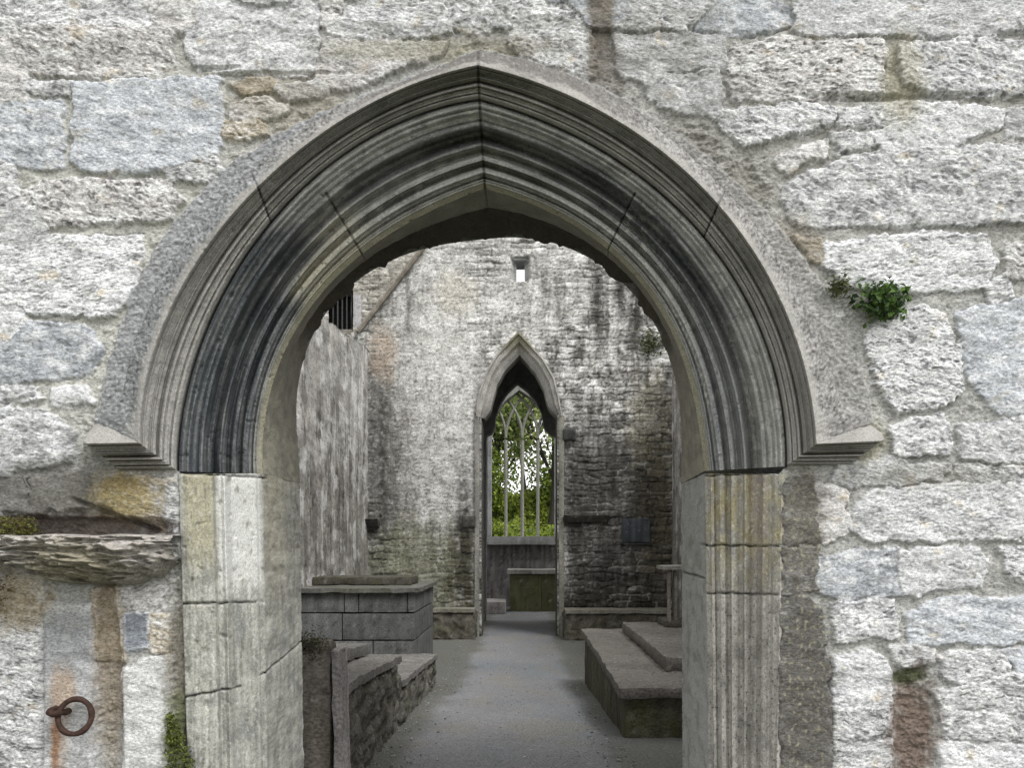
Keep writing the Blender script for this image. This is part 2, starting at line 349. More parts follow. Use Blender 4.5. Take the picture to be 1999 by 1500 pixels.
    stain(blob(UU, VV, 90, 880, 190, 60, n1) * sstep(-.2, .3, fbm(UU / 30, VV / 20, 4, 85)), (.2, .2, .2), .5)
    stain(blob(UU, VV, 1330, 300, 80, 60, n1), (.16, .15, .13), .65); stain(blob(UU, VV, 1440, 380, 60, 70, n1), (.17, .16, .13), .6)
    stain(blob(UU, VV, 1560, 480, 40, 60, n1), (.22, .19, .15), .6); stain(blob(UU, VV, 940, 95, 130, 28, n1), (.2, .18, .13), .6)
    stain(blob(UU, VV, 790, 100, 170, 22, n1), (.3, .29, .22), .5); stain(blob(UU, VV, 560, 205, 110, 60, n1), (.24, .20, .13), .45)
    stain(blob(UU, VV, 1760, 160, 40, 90, n1), (.36, .33, .22), .5)
    stain(blob(UU, VV, 150, 960, 190, 60, n1), (.12, .115, .10), .75); stain(blob(UU, VV, 246, 975, 62, 46, 1.3 * n1, .5), (.29, .235, .11), .8); stain(blob(UU, VV, 246, 975, 66, 50) * sstep(.2, .5, noise(UU / 9, VV / 8, 81)), (.40, .36, .27), .7)
    stain(blob(UU, VV, 240, 945, 60, 16, n1, .5), (.16, .12, .05), .6)
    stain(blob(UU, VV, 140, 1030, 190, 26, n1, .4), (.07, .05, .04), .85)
    stain(blob(UU, VV, 30, 1170, 70, 60, n1), (.26, .20, .10), .7); stain(blob(UU, VV, 210, 1300, 30, 190, n1), (.24, .19, .13), .7)
    stain(sstep(84, 90, UU) * sstep(183, 176, UU) * sstep(1185, 1215, VV) * sstep(1440, 1250, VV + 140 * n1), (.235, .245, .255), .65); stain(sstep(244, 250, UU) * sstep(292, 286, UU) * sstep(1196, 1204, VV) * sstep(1275, 1255, VV + 30 * n1), (.16, .175, .20), .8)
    stain(blob(UU, VV, 118, 1460, 16, 80, n1, .5), (.35, .26, .19), .55); stain(blob(UU, VV, 112, 1455, 8, 60, n1, .5), (.26, .12, .045), .7); stain(blob(UU, VV, 125, 1350, 26, 50, n1, .5), (.42, .30, .2), .6)
    stain(blob(UU, VV, 345, 1300, 22, 130, n1), (.15, .13, .09), .7); stain(blob(UU, VV, 345, 1450, 26, 90, n1), (.1, .12, .03), .7)
    stain(blob(UU, VV, 1565, 1010, 42, 110, 1.2 * n1, .45), (.13, .12, .095), .65); stain(blob(UU, VV, 1570, 1380, 52, 240, 1.0 * n1, .35), (.095, .088, .075), .72); stain(blob(UU, VV, 1570, 1250, 60, 330) * sstep(.3, .6, noise(UU / 8, VV / 10, 82)), (.33, .31, .22), .6)
    stain(blob(UU, VV, 1820, 930, 130, 26, n1), (.28, .27, .24), .5)
    stain(blob(UU, VV, 1690, 860, 40, 40, n1), (.42, .40, .28), .6)
    s_ = np.linspace(-1, 1, 160); wl = LW(s_); ol = LO(s_)
    band = sstep(-4, 3, poly_sd(UU, VV, np.vstack([wl, [(1640, 900), (230, 900)]])) + 5 * noise(UU / 30, VV / 30, 90)) * (VV < 862)
    bc = np.where((UU < 940)[..., None], np.array((.27, .278, .29)), np.array((.29, .285, .275))) * (1 + .3 * fbm(UU / 40, VV / 40, 3, 91))[..., None]
    bc = bc * (1 - .38 * sstep(.15, .5, noise(UU / 7, VV / 6, 92)))[..., None]; bc = mix(bc, (.56, .56, .55), .4 * sstep(.3, .6, noise(UU / 8, VV / 7, 93)))
    C = mix(C, bc, band * np.where(UU < 940, .85, .75)); h = h * (1 - band) + band * (.006 + .0035 * noise(UU / 8, VV / 7, 94) + .003 * noise(UU / 20, VV / 20, 95))
    # relief that belongs to single places
    h = h - .014 * blob(UU, VV, 1782, 1440, 44, 130, n1, .4)
    h = h - .045 * blob(UU, VV, 120, 1030, 230, 20, .3 * n1, .3) - .02 * blob(UU, VV, 175, 1000, 40, 7, 0, .4)
    h = h - .03 * blob(UU, VV, 212, 1420, 26, 300, .25 * n1, .2) - .02 * blob(UU, VV, 345, 1350, 14, 230, .3 * n1, .3)
    crack = np.abs(VV - (990 + (UU - 180) * .38)); h = h - .03 * sstep(8, 1, crack + 3 * n1) * sstep(130, 170, UU) * sstep(330, 300, UU)
    h = h - sstep(1185, 1215, VV) * (.016 * np.exp(-((UU - 85) / 3.) ** 2) + .014 * np.exp(-((UU - 184) / 3.) ** 2) + .012 * np.exp(-((UU - 240) / 3.) ** 2))
    for cu, cv, wd in ((545, 145, 110), (420, 134, 40), (1750, 187, 160), (1680, 1064, 0), (1680, 192, 90)):
        if wd: h = h - .012 * blob(UU, VV, cu, cv, wd, 4, n1, .6)
    Y = D - h
    V = np.stack([(UU - CU) / F * D, Y, EYE - (VV - CV) / F * D], -1)
    # the opening: cut under the hood and jambs
    s = np.linspace(-1, 1, 200); mid = .45 * LO(s) + .55 * LG(s)
    op = np.vstack([[(356, 1990), (356, 930)], mid[(mid[:, 1] < 905)], [(1524, 925), (1518, 1990)]])
    inside = poly_sd(UU[:, :], VV[:, :], op[:: 1]) > 0
    q = ~(inside[:-1, :-1] & inside[1:, 1:] & inside[:-1, 1:] & inside[1:, :-1])
    return V, C, q
root_fw = empty('rubble_wall', (0, D, .5), 'pale grey rubble church wall of big rough blocks in lime mortar, pierced by the moulded doorway', 'wall')
_V, _C, _q = build_front_wall()
grid_mesh('wall_face', _V, _C, M_RUBBLE, root_fw, _q, flip=True)

# ------------------------------------------------------------------ the moulded doorway
root_dw = empty('arched_doorway', (0, D, .5), 'large pointed doorway of grey moulded limestone with black weather stains and a hood mould', 'doorway')
HOOD = [(0, -.100), (.06, -.106), (.10, -.098), (.22, -.058), (.30, -.048), (.325, -.066), (.37, -.068), (.40, -.044), (.52, -.028), (.555, -.046), (.62, -.050), (.66, -.034), (.72, -.024), (.78, -.028), (.88, -.016), (.94, .0), (1.0, .045)]
ORDER = [(0, .050), (.012, .012), (.05, .004), (.13, .022), (.17, .046), (.24, .054), (.27, .056), (.283, .060), (.295, .098), (.35, .150), (.42, .162), (.48, .122), (.49, .116), (.51, .118), (.53, .158), (.575, .176), (.625, .150), (.64, .144), (.675, .144), (.69, .196), (.725, .202), (.765, .172), (.815, .172), (.86, .204), (.882, .224), (.892, .204), (.93, .202), (.945, .216), (1.0, .235)]
def joint(s, js, L, w=3.2):
    m = 0 * s; w = w * .62
    for j in js: m = np.maximum(m, np.exp(-((s - j) * L / w) ** 2))
    return m
DB = 3.075 / .857 - D            # depth of the rear arris
# hood
def cuts(f, at, dep, wd):      # narrow V-cuts between the rolls
    f = np.asarray(f, float); o = 0 * f
    for a in at: o = np.maximum(o, np.exp(-((f - a) / wd) ** 2))
    return dep * o
HOOD_CUTS = (.135, .345, .50, .635, .80)
def hood_shape(uv, f, d, s, seed):
    n = fbm(uv[..., 0] / 40, uv[..., 1] / 40, 4, seed)
    return d + .004 * n
def dress_col(U, V, base, seed, amp=.22):
    C = np.ones(U.shape + (3,)) * np.array(base)
    C = C * (1 + amp * fbm(U / 60, V / 60, 4, seed) + .10 * noise(U / 6, V / 6, seed + 1))[..., None]
    C = C * (1 - .45 * sstep(.45, .8, noise(U / 5, V / 5, seed + 2)))[..., None]
    C = mix(C, (.62, .61, .56), .5 * sstep(.55, .9, noise(U / 7, V / 7, seed + 3)))
    return C
ns = 900
S = np.concatenate([np.linspace(-1, 0, ns // 2), np.linspace(1e-6, 1, ns // 2)])
def sweep_hood():
    fw = np.linspace(0, 1, 22)[:-1]; fh = np.linspace(0, 1, 110)
    w, o, g = LW(S), LO(S), LG(S); kb = (.5 + .5 * sstep(.5, .1, np.abs(S)))[:, None]; kb = np.where(np.abs(S)[:, None] > .93, kb + (1 - kb) * sstep(.93, 1, np.abs(S))[:, None], kb); w = o + (w - o) * kb
    rg = 9 * noise(S * 16, S * 0, 98) + 5 * noise(S * 45, S * 0, 99); ow = w - np.array([[945., 925.]]); w = w + ow / np.linalg.norm(ow, axis=1, keepdims=True) * rg[:, None] * .3
    A = w[:, None] * (1 - fw[None, :, None]) + o[:, None] * fw[None, :, None]
    B = o[:, None] * (1 - fh[None, :, None]) + g[:, None] * fh[None, :, None]
    uv = np.concatenate([A, B], 1); hf = np.array(HOOD)
    dw = np.interp(fw, [0, .06, 1], [.03, -.014, -.096]); dh = np.interp(fh, hf[:, 0], hf[:, 1]) + cuts(fh, HOOD_CUTS, .016, .02)
    d = np.concatenate([dw, dh])[None, :] + 0 * uv[..., 0]; fr = np.concatenate([fw - 1, fh])[None, :] + 0 * d
    U, V = uv[..., 0], uv[..., 1]; SS = S[:, None] + 0 * d
    d = d + .0035 * fbm(U / 38, V / 38, 4, 100) + np.where(fr < -.08, .006 * noise(U / 8, V / 8, 101) + .004 * noise(U / 4, V / 4, 102), .0014 * noise(U / 6, V / 6, 101))
    chip = sstep(.4, .8, fbm(U / 26, V / 26, 3, 104)); d = d + .006 * chip * (fr > -.1) * (fr < .4)
    jt = joint(SS, (-.444, .001, .49), 1250, 3.0); d = d + .02 * jt
    C = dress_col(U, V, (.30, .29, .268), 110, .35)
    C = mix(C, (.36, .35, .33), .7 * sstep(.55, .95, np.abs(SS)))
    top = sstep(-.05, -.35, fr + .25 * fbm(U / 40, V / 40, 3, 117)); C = mix(C, np.array((.25, .243, .232))[None, None] * (1 + .6 * noise(U / 7, V / 6, 113) + .5 * noise(U / 3.6, V / 3.6, 116) + .45 * fbm(U / 30, V / 30, 3, 114))[..., None], top)
    C = C * (1 - (top * sstep(-.3, -.5, SS))[..., None] * np.array((.10, .05, .0))); C = C * (1 - .5 * top * sstep(.25, .5, noise(U / 6, V / 5, 118)))[..., None]; C = mix(C, (.13, .12, .11), .75 * top * sstep(.34, .12, np.abs(SS - .02)))
    C = mix(C, (.5, .5, .48), .35 * top * sstep(.4, .8, noise(U / 5, V / 5, 115)))
    C = C * (1 - .5 * jt)[..., None]
    Y = D + d
    return np.stack([(U - CU) / F * Y, Y, EYE - (V - CV) / F * Y], -1), C
V_, C_ = sweep_hood()
hood = grid_mesh('hood_mould', V_, C_, M_DRESS, root_dw, flip=False)
def label_stop(side):
    f = np.linspace(0, 1, 110); fw = np.linspace(-1, 0, 18)[:-1]; fr = np.concatenate([fw, f]); hf = np.array(HOOD)
    dd = np.concatenate([np.interp(fw, [-1, -.9, 0], [.03, -.014, -.096]), np.interp(f, hf[:, 0], hf[:, 1]) + cuts(f, HOOD_CUTS, .022, .022)])
    if side < 0: Wm, Om, Gm, We, Oe, Ge = (185, 822), (266, 861), (348, 921), (176, 838), (163, 863), (238, 922)
    else: Wm, Om, Gm, We, Oe, Ge = (1704, 826), (1598, 864), (1534, 911), (1722, 846), (1726, 858), (1655, 912)
    t = np.concatenate([np.linspace(0, 1, 44), [1.0]])
    def at(a, b, c):
        a, b, c = map(np.array, (a, b, c)); k = fr[:, None]
        return np.where(k < 0, b + (a - b) * (-k), b + (c - b) * k)
    M = at(Wm, Om, Gm); E = at(We, Oe, Ge)
    uv = M[None] * (1 - t[:, None, None]) + E[None] * t[:, None, None]
    d = dd[None] + 0 * uv[..., 0]; U, V = uv[..., 0], uv[..., 1]
    d = d + .004 * fbm(U / 30, V / 30, 4, 120) + .006 * sstep(.3, .7, fbm(U / 16, V / 14, 3, 122)) * sstep(-.3, .05, fr)[None] * sstep(.5, .2, fr)[None]; d[-1] = .03
    C = dress_col(U, V, (.31, .30, .28), 121); C = mix(C, (.12, .11, .08), .5 * (side < 0) * sstep(.1, .6, fr)[None] * sstep(.0, .3, t)[:, None])
    Y = D + d
    return grid_mesh('label_stop', np.stack([(U - CU) / F * Y, Y, EYE - (V - CV) / F * Y], -1), C, M_DRESS, root_dw, flip=(side > 0))
tag(label_stop(-1), 'left label stop, dark and grooved'); tag(label_stop(1), 'right label stop, clean grey')

RF = np.array(ORDER)
FO = np.unique(np.concatenate([np.linspace(0, 1, 130), RF[:, 0]]))
def order_surface(U, V, SS, f, d, seed):
    d = d + .004 * fbm(U / 36, V / 36, 4, seed) + .0013 * noise(U / 5, V / 5, seed + 1)
    chip = sstep(.35, .8, fbm(U / 22, V / 22, 3, seed + 5)); return d + .007 * chip
def sweep_order():
    g, i = LG(S), LI(S)
    uv = g[:, None] * (1 - FO[None, :, None]) + i[:, None] * FO[None, :, None]
    U, V = uv[..., 0], uv[..., 1]; f = FO[None] + 0 * U; SS = S[:, None] + 0 * U
    d = order_surface(U, V, SS, f, np.interp(f, RF[:, 0], RF[:, 1]) + cuts(f, (.09, .225, .415, .56, .605, .735, .84, .915), .011, .011), 130)
    jt = np.maximum(joint(SS, (.001,), 1050), joint(SS, (-.322, .325), 1050, 2.6) * (f > .2))
    d = d + .014 * jt
    C = dress_col(U, V, (.30, .298, .285), 131, .4)
    # black weathering crust in streaks that follow the mouldings, pale scoured patches
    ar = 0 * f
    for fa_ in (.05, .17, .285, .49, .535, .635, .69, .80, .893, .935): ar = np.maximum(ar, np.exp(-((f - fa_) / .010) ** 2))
    C = mix(C, (.52, .52, .49), .7 * ar * sstep(-.5, .2, fbm(SS * 14, f * 4, 3, 149)))  # thin pale lines paint highlights onto the arrises, as well as wear
    C = mix(C, (.47, .47, .44), .6 * sstep(.12, .45, fbm(U / 26, V / 26, 4, 139) + .3 * noise(SS * 12, f * 20, 138)))
    st = fbm(SS * 5.5, f * 9, 4, 140) ; st2 = noise(SS * 11, f * 34, 141)
    left = sstep(-.33, -.46, SS + .08 * st) * sstep(.98, .80, f + .12 * st)
    right = sstep(.05, .25, SS) * sstep(.82, .55, SS + .1 * st) * sstep(.14, .26, f) * sstep(.74, .60, f + .06 * st2)
    apx = sstep(.42, .2, np.abs(SS)) * sstep(.2, .28, f) * sstep(.56, .46, f)
    rl = sstep(.55, .8, SS) * sstep(.35, .5, f); apx = apx * np.clip(.72 + .7 * fbm(SS * 7, f * 16, 4, 137) + .3 * noise(U / 7, V / 7, 135), 0, 1); right = right * np.clip(.74 + .7 * fbm(SS * 6, f * 16, 4, 136) + .3 * noise(U / 7, V / 7, 134), 0, 1)
    m = np.clip(np.maximum(np.maximum(left, .95 * right), .8 * apx), 0, 1) * np.clip(.9 + .4 * st + .2 * st2, 0, 1)
    C = mix(C, np.array((.047, .055, .063)), .93 * m); C = mix(C, (.17, .185, .20), .45 * rl)
    streak = sstep(.25, .7, noise(SS * 9, f * 42, 143) + .4 * noise(U / 9, V / 9, 144)); C = mix(C, (.36, .37, .37), .30 * streak * np.clip(m + rl, 0, 1))
    pale = sstep(-.56, -.47, SS + .06 * st) * sstep(-.25, -.34, SS + .06 * st) * sstep(.42, .62, f + .2 * st); pale = np.clip(pale * (.75 + .7 * st), 0, 1); C = mix(C, (.50, .47, .37), .85 * pale)
    C = mix(C, (.44, .43, .38), .7 * sstep(.1, .5, fbm(U / 16, V / 16, 3, 146)) * blob(U, V, 1230, 470, 60, 70))
    C = mix(C, (.52, .52, .48), .9 * sstep(.0, .4, noise(U / 6, V / 9, 147)) * sstep(.80, .84, f) * sstep(.90, .87, f) * sstep(.35, .5, SS) * sstep(.92, .8, SS))
    C = mix(C, (.52, .51, .46), .6 * sstep(.2, .6, noise(U / 9, V / 5, 148)) * blob(U, V, 1020, 235, 110, 16))
    C = mix(C, (.30, .28, .19), .8 * sstep(.90, .97, f)); C = C * (1 - .55 * jt)[..., None]
    Y = D + d
    return np.stack([(U - CU) / F * Y, Y, EYE - (V - CV) / F * Y], -1), C
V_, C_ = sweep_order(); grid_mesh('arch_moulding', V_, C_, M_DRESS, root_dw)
def sweep_soffit():
    k = np.linspace(0, 1, 60); i, b = LI(S), LB(S)
    Yi, Yb = D + .235, D + DB
    A = W(i[:, 0], i[:, 1], Yi); B = W(b[:, 0], b[:, 1], Yb)
    kk = np.where(k < .3, k / .3 * .3, k)
    rag = np.abs(S) < .62
    V = A[:, None] * (1 - kk[None, :, None]) + B[:, None] * kk[None, :, None]
    SS = S[:, None] + 0 * kk[None]; K = kk[None] + 0 * SS
    # outward direction of the arch at each station
    c = np.array([W(np.array(945.), np.array(860.), Yi)[0], 0, W(np.array(945.), np.array(860.), Yi)[2]])
    o = V - c; o[..., 1] = 0; o /= np.linalg.norm(o, axis=-1, keepdims=True)
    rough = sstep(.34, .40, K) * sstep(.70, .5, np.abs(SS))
    f1, f2, _ = worley(SS * 9 + .2 * noise(SS * 20, K * 9, 150), K * 4, 151)
    dv = rough * (.06 * sstep(1.0, .75, K) + .05 * fbm(SS * 11, K * 5, 4, 152)) + .003 * fbm(SS * 30, K * 12, 3, 153)
    edge = sstep(.9, 1, K) * rough; dv = dv + edge * (.035 * noise(SS * 9, 0 * K, 154) + .03 * np.maximum(0, noise(SS * 21, 0 * K, 156)) + .006 * noise(SS * 60, 0 * K, 158))
    V = V + o * dv[..., None]
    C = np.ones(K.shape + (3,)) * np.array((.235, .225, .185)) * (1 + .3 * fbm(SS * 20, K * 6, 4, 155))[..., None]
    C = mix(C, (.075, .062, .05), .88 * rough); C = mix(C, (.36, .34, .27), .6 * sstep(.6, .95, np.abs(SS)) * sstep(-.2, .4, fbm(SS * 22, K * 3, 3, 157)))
    C = C * (1 - .7 * joint(SS, (-.322, .325, .001), 1050, 3) * (K < .32))[..., None]
    V = np.concatenate([V, V[:, -1:] + o[:, -1:] * .3], 1); C = np.concatenate([C, C[:, -1:]], 1)
    return V, C
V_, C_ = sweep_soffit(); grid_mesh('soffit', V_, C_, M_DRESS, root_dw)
def jamb(side):
    vv = np.arange(925, 1905, 2.5) if True else 0
    if side < 0: g0, g1, i0, i1, b0, b1, js = 348, 366, 513, 522, 585, 592, ((1178, 350, 500, -4), (1352, 360, 470, -22), (1300, 505, 600, -40), (928, 340, 520, 10))
    else: g0, g1, i0, i1, b0, b1, js = 1534, 1524, 1376, 1384, 1330, 1334, ((1066, 1370, 1532, 2), (1160, 1380, 1520, 3), (1128, 1330, 1375, 2), (926, 1376, 1540, -6))
    t = np.clip((vv - 925) / 575, 0, 1.7)
    g = g0 + (g1 - g0) * t; i = i0 + (i1 - i0) * t; b = b0 + (b1 - b0) * t
    kr = np.linspace(0, 1, 46)[1:]
    U1 = g[:, None] * (1 - FO) + i[:, None] * FO; V1 = vv[:, None] + 0 * U1; F1 = FO[None] + 0 * U1
    d1 = np.interp(F1, RF[:, 0], RF[:, 1]); d1 = np.where(F1 < .02, .01, d1) - .006 * (F1 < .2)
    if side > 0: d1 = .5 * d1 + .5 * np.interp(F1, [0, .05, .2, .5, .9, 1], [.0, .0, .03, .12, .20, .235])
    if side < 0: d1 = np.interp(F1, [0, .006, .1, .40, .44, .50, .54, .62, .92, .94, 1.0], [.01, -.004, -.008, .02, .05, .055, .045, .10, .20, .215, .235])
    d1 = order_surface(U1, V1, V1 * 0, F1, d1, 160 + side)
    A = np.stack([(U1 - CU) / F * (D + d1), D + d1, EYE - (V1 - CV) / F * (D + d1)], -1)
    Ai = A[:, -1]; Bb = W(b, vv, D + DB); Bb[:, 2] = Ai[:, 2]
    R = Ai[:, None] * (1 - kr[None, :, None]) + Bb[:, None] * kr[None, :, None]
    K = kr[None] + 0 * vv[:, None]; VR = vv[:, None] + 0 * K
    nn = .006 * fbm(VR / 45, K * 4, 4, 165 + side) * sstep(0, .1, K) + .0015 * noise(VR / 5, K * 50, 168)
    R[..., 0] += side * nn
    Vx = np.concatenate([A, R], 1); U = np.concatenate([U1, i[:, None] + (b - i)[:, None] * kr[None]], 1); V = vv[:, None] + 0 * U
    Fx = np.concatenate([F1, 1 + K], 1)
    jt = 0 * U
    for (jv, a, c, sl) in js: jt = np.maximum(jt, np.exp(-((V - jv - sl * (U - (a + c) / 2) / (c - a) - 2.5 * noise(U / 20, V * 0 + jv, 3)) / 1.7) ** 2) * sstep(min(a, c) - 4, min(a, c) + 4, U) * sstep(max(a, c) + 4, max(a, c) - 4, U))
    Vx[..., 1] += .02 * jt * (Fx < 1); Vx[..., 0] += side * .012 * jt * (Fx >= 1)
    stv = noise(U / 7, V / 130, 170 + side) + .5 * noise(U / 3.5, V / 70, 171)
    if side < 0:
        C = dress_col(U, V, (.32, .318, .285), 172, .4); C = C * (1 + .35 * stv)[..., None]; C = mix(C, (.20, .205, .195), .65 * sstep(.1, .5, fbm(U / 30, V / 70, 4, 183))); C = mix(C, (.44, .43, .37), .6 * sstep(.1, .5, fbm(U / 18, V / 40, 4, 184)))
        C = mix(C, (.64, .64, .61), .9 * sstep(.42, .5, Fx) * sstep(1.0, .93, Fx) * sstep(1185, 1120, V + 40 * stv))
        C = mix(C, (.36, .33, .21), .6 * sstep(.02, .1, Fx) * sstep(.44, .38, Fx) * sstep(1150, 1050, V))
        C = mix(C, (.36, .33, .24), .55 * sstep(1.0, 1.1, Fx) * sstep(1.9, 1.2, Fx) * sstep(1250, 1050, V))
        C = mix(C, (.17, .16, .13), .7 * sstep(.3, .8, noise(U / 9, V / 22, 175)))
        C = mix(C, (.5, .5, .47), .5 * sstep(.2, .8, noise(U / 10, V / 12, 176)))
    else:
        C = dress_col(U, V, (.345, .332, .30), 177, .4); C = C * (1 + .25 * stv)[..., None]; C = mix(C, (.20, .195, .18), .6 * sstep(.1, .5, fbm(U / 26, V / 60, 4, 185))); C = mix(C, (.47, .45, .42), .5 * sstep(.1, .5, fbm(U / 14, V / 30, 4, 186)))
        up = sstep(1180, 1060, V + 30 * stv)
        C = mix(C, (.24, .20, .085), .75 * up * sstep(-.1, .5, fbm(U / 16, V / 60, 4, 182) + .3 * stv + .1) * sstep(1.02, .95, Fx)); C = mix(C, (.33, .28, .26), .6 * up * sstep(.2, .25, Fx) * sstep(.46, .40, Fx))
        C = mix(C, (.40, .37, .25), .5 * up * sstep(-.3, .3, fbm(U / 20, V / 30, 3, 187)) * (Fx < 1)); C = mix(C, (.60, .58, .46), .8 * up * sstep(.35, .8, noise(U / 6, V / 8, 178)) * (Fx < 1))
        C = C * (1 - .65 * sstep(.35, .7, noise(U / 5, V / 6, 179)) * sstep(1050, 1250, V) * (Fx < 1))[..., None]
        C = mix(C, (.36, .37, .36), .7 * sstep(1.0, 1.05, Fx)); C = mix(C, (.2, .19, .16), .5 * sstep(1, 1.1, Fx) * sstep(.0, .5, fbm(U / 9, V / 40, 3, 181)))
    C = C * (1 - .8 * jt)[..., None]
    return grid_mesh('jamb', Vx, C, M_DRESS, root_dw, flip=(side < 0) is False and False or side < 0)
tag(jamb(-1), 'pale left jamb with a white stripe'); tag(jamb(1), 'fluted right jamb stained yellow and brown')

# back of the front wall (towards the nave)
def wall_back():
    s = np.linspace(-1, 1, 80); b = LB(s); Yb = D + DB
    inner = np.vstack([[(592, 1960)], b, [(1334, 1960)]]); c = np.array((955., 1100.))
    out = []
    for p in inner:
        v = p - c; k = min(2300 / max(abs(v[0]), 1e-6), 2100 / max(-v[1], 1e-6) if v[1] < 0 else 1e9, 1e9); out.append(c + v * min(k, 60))
    out = np.array(out); out[0] = (-1345, 1960); out[-1] = (3255, 1960)
    V = np.concatenate([W(inner[:, 0], inner[:, 1], Yb + .002), W(out[:, 0], out[:, 1], Yb + .002)]); n = len(inner)
    q = np.array([[i, i + 1, n + i + 1, n + i] for i in range(n - 1)])
    mesh_np('wall_back', V, q, M_INNER, root_fw, np.ones((2 * n, 3)) * .3, False)
wall_back()

# ------------------------------------------------------------------ ground and floor
def drop(Y): return np.clip(1.493 + .0678 * (np.asarray(Y, float) - 6.68), 1.26, 1.85)
def floor_z(Y): return EYE - drop(Y)
def build_ground():
    ys = np.concatenate([[-400, -60, -10], np.linspace(-4, 13, 18), [26, 30, 34, 45, 80, 900]]); xs = np.array([-900, -60, -12, -4, 0, 4, 12, 60, 900.])
    X, Y = np.meshgrid(xs, ys); Z = floor_z(Y) - .03
    V = np.stack([X, Y, Z], -1); C = np.ones(V.shape) * np.array((.10, .11, .07))
    tag(grid_mesh('ground', V, C, M_GRAVEL), kind='structure')
build_ground()
def build_floor():
    ys = np.concatenate([np.arange(2.0, 12, .02), np.arange(12, 26.2, .04)]); xs = np.concatenate([np.arange(-3.3, -1.3, .1), np.arange(-1.3, 1.3, .018), np.arange(1.3, 3.0, .1)])
    X, Y = np.meshgrid(xs, ys); n = fbm(X * 1.3, Y * .8, 4, 200)
    Z = floor_z(Y) + .012 * n + .004 * fbm(X * 14, Y * 14, 3, 201)
    C = np.ones(X.shape + (3,)) * np.array((.235, .235, .24)) * (1 + .15 * n + .12 * fbm(X * 16, Y * 9, 4, 203))[..., None]
    C = mix(C, (.19, .215, .235), .5 * sstep(-.1, .5, fbm(X * .9, Y * .5, 3, 204)))
    C = mix(C, (.25, .235, .20), .5 * sstep(0, .5, fbm(X * 1.7, Y * .9, 3, 205)))
    C = mix(C, (.5, .49, .47), sstep(.72, .85, noise(X * 22, Y * 22, 206))); C = mix(C, (.09, .09, .08), sstep(.78, .88, noise(X * 15, Y * 15, 207)))
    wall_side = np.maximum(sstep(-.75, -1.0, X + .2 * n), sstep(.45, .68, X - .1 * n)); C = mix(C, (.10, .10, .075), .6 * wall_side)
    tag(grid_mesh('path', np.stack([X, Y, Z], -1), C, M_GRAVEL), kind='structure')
build_floor()

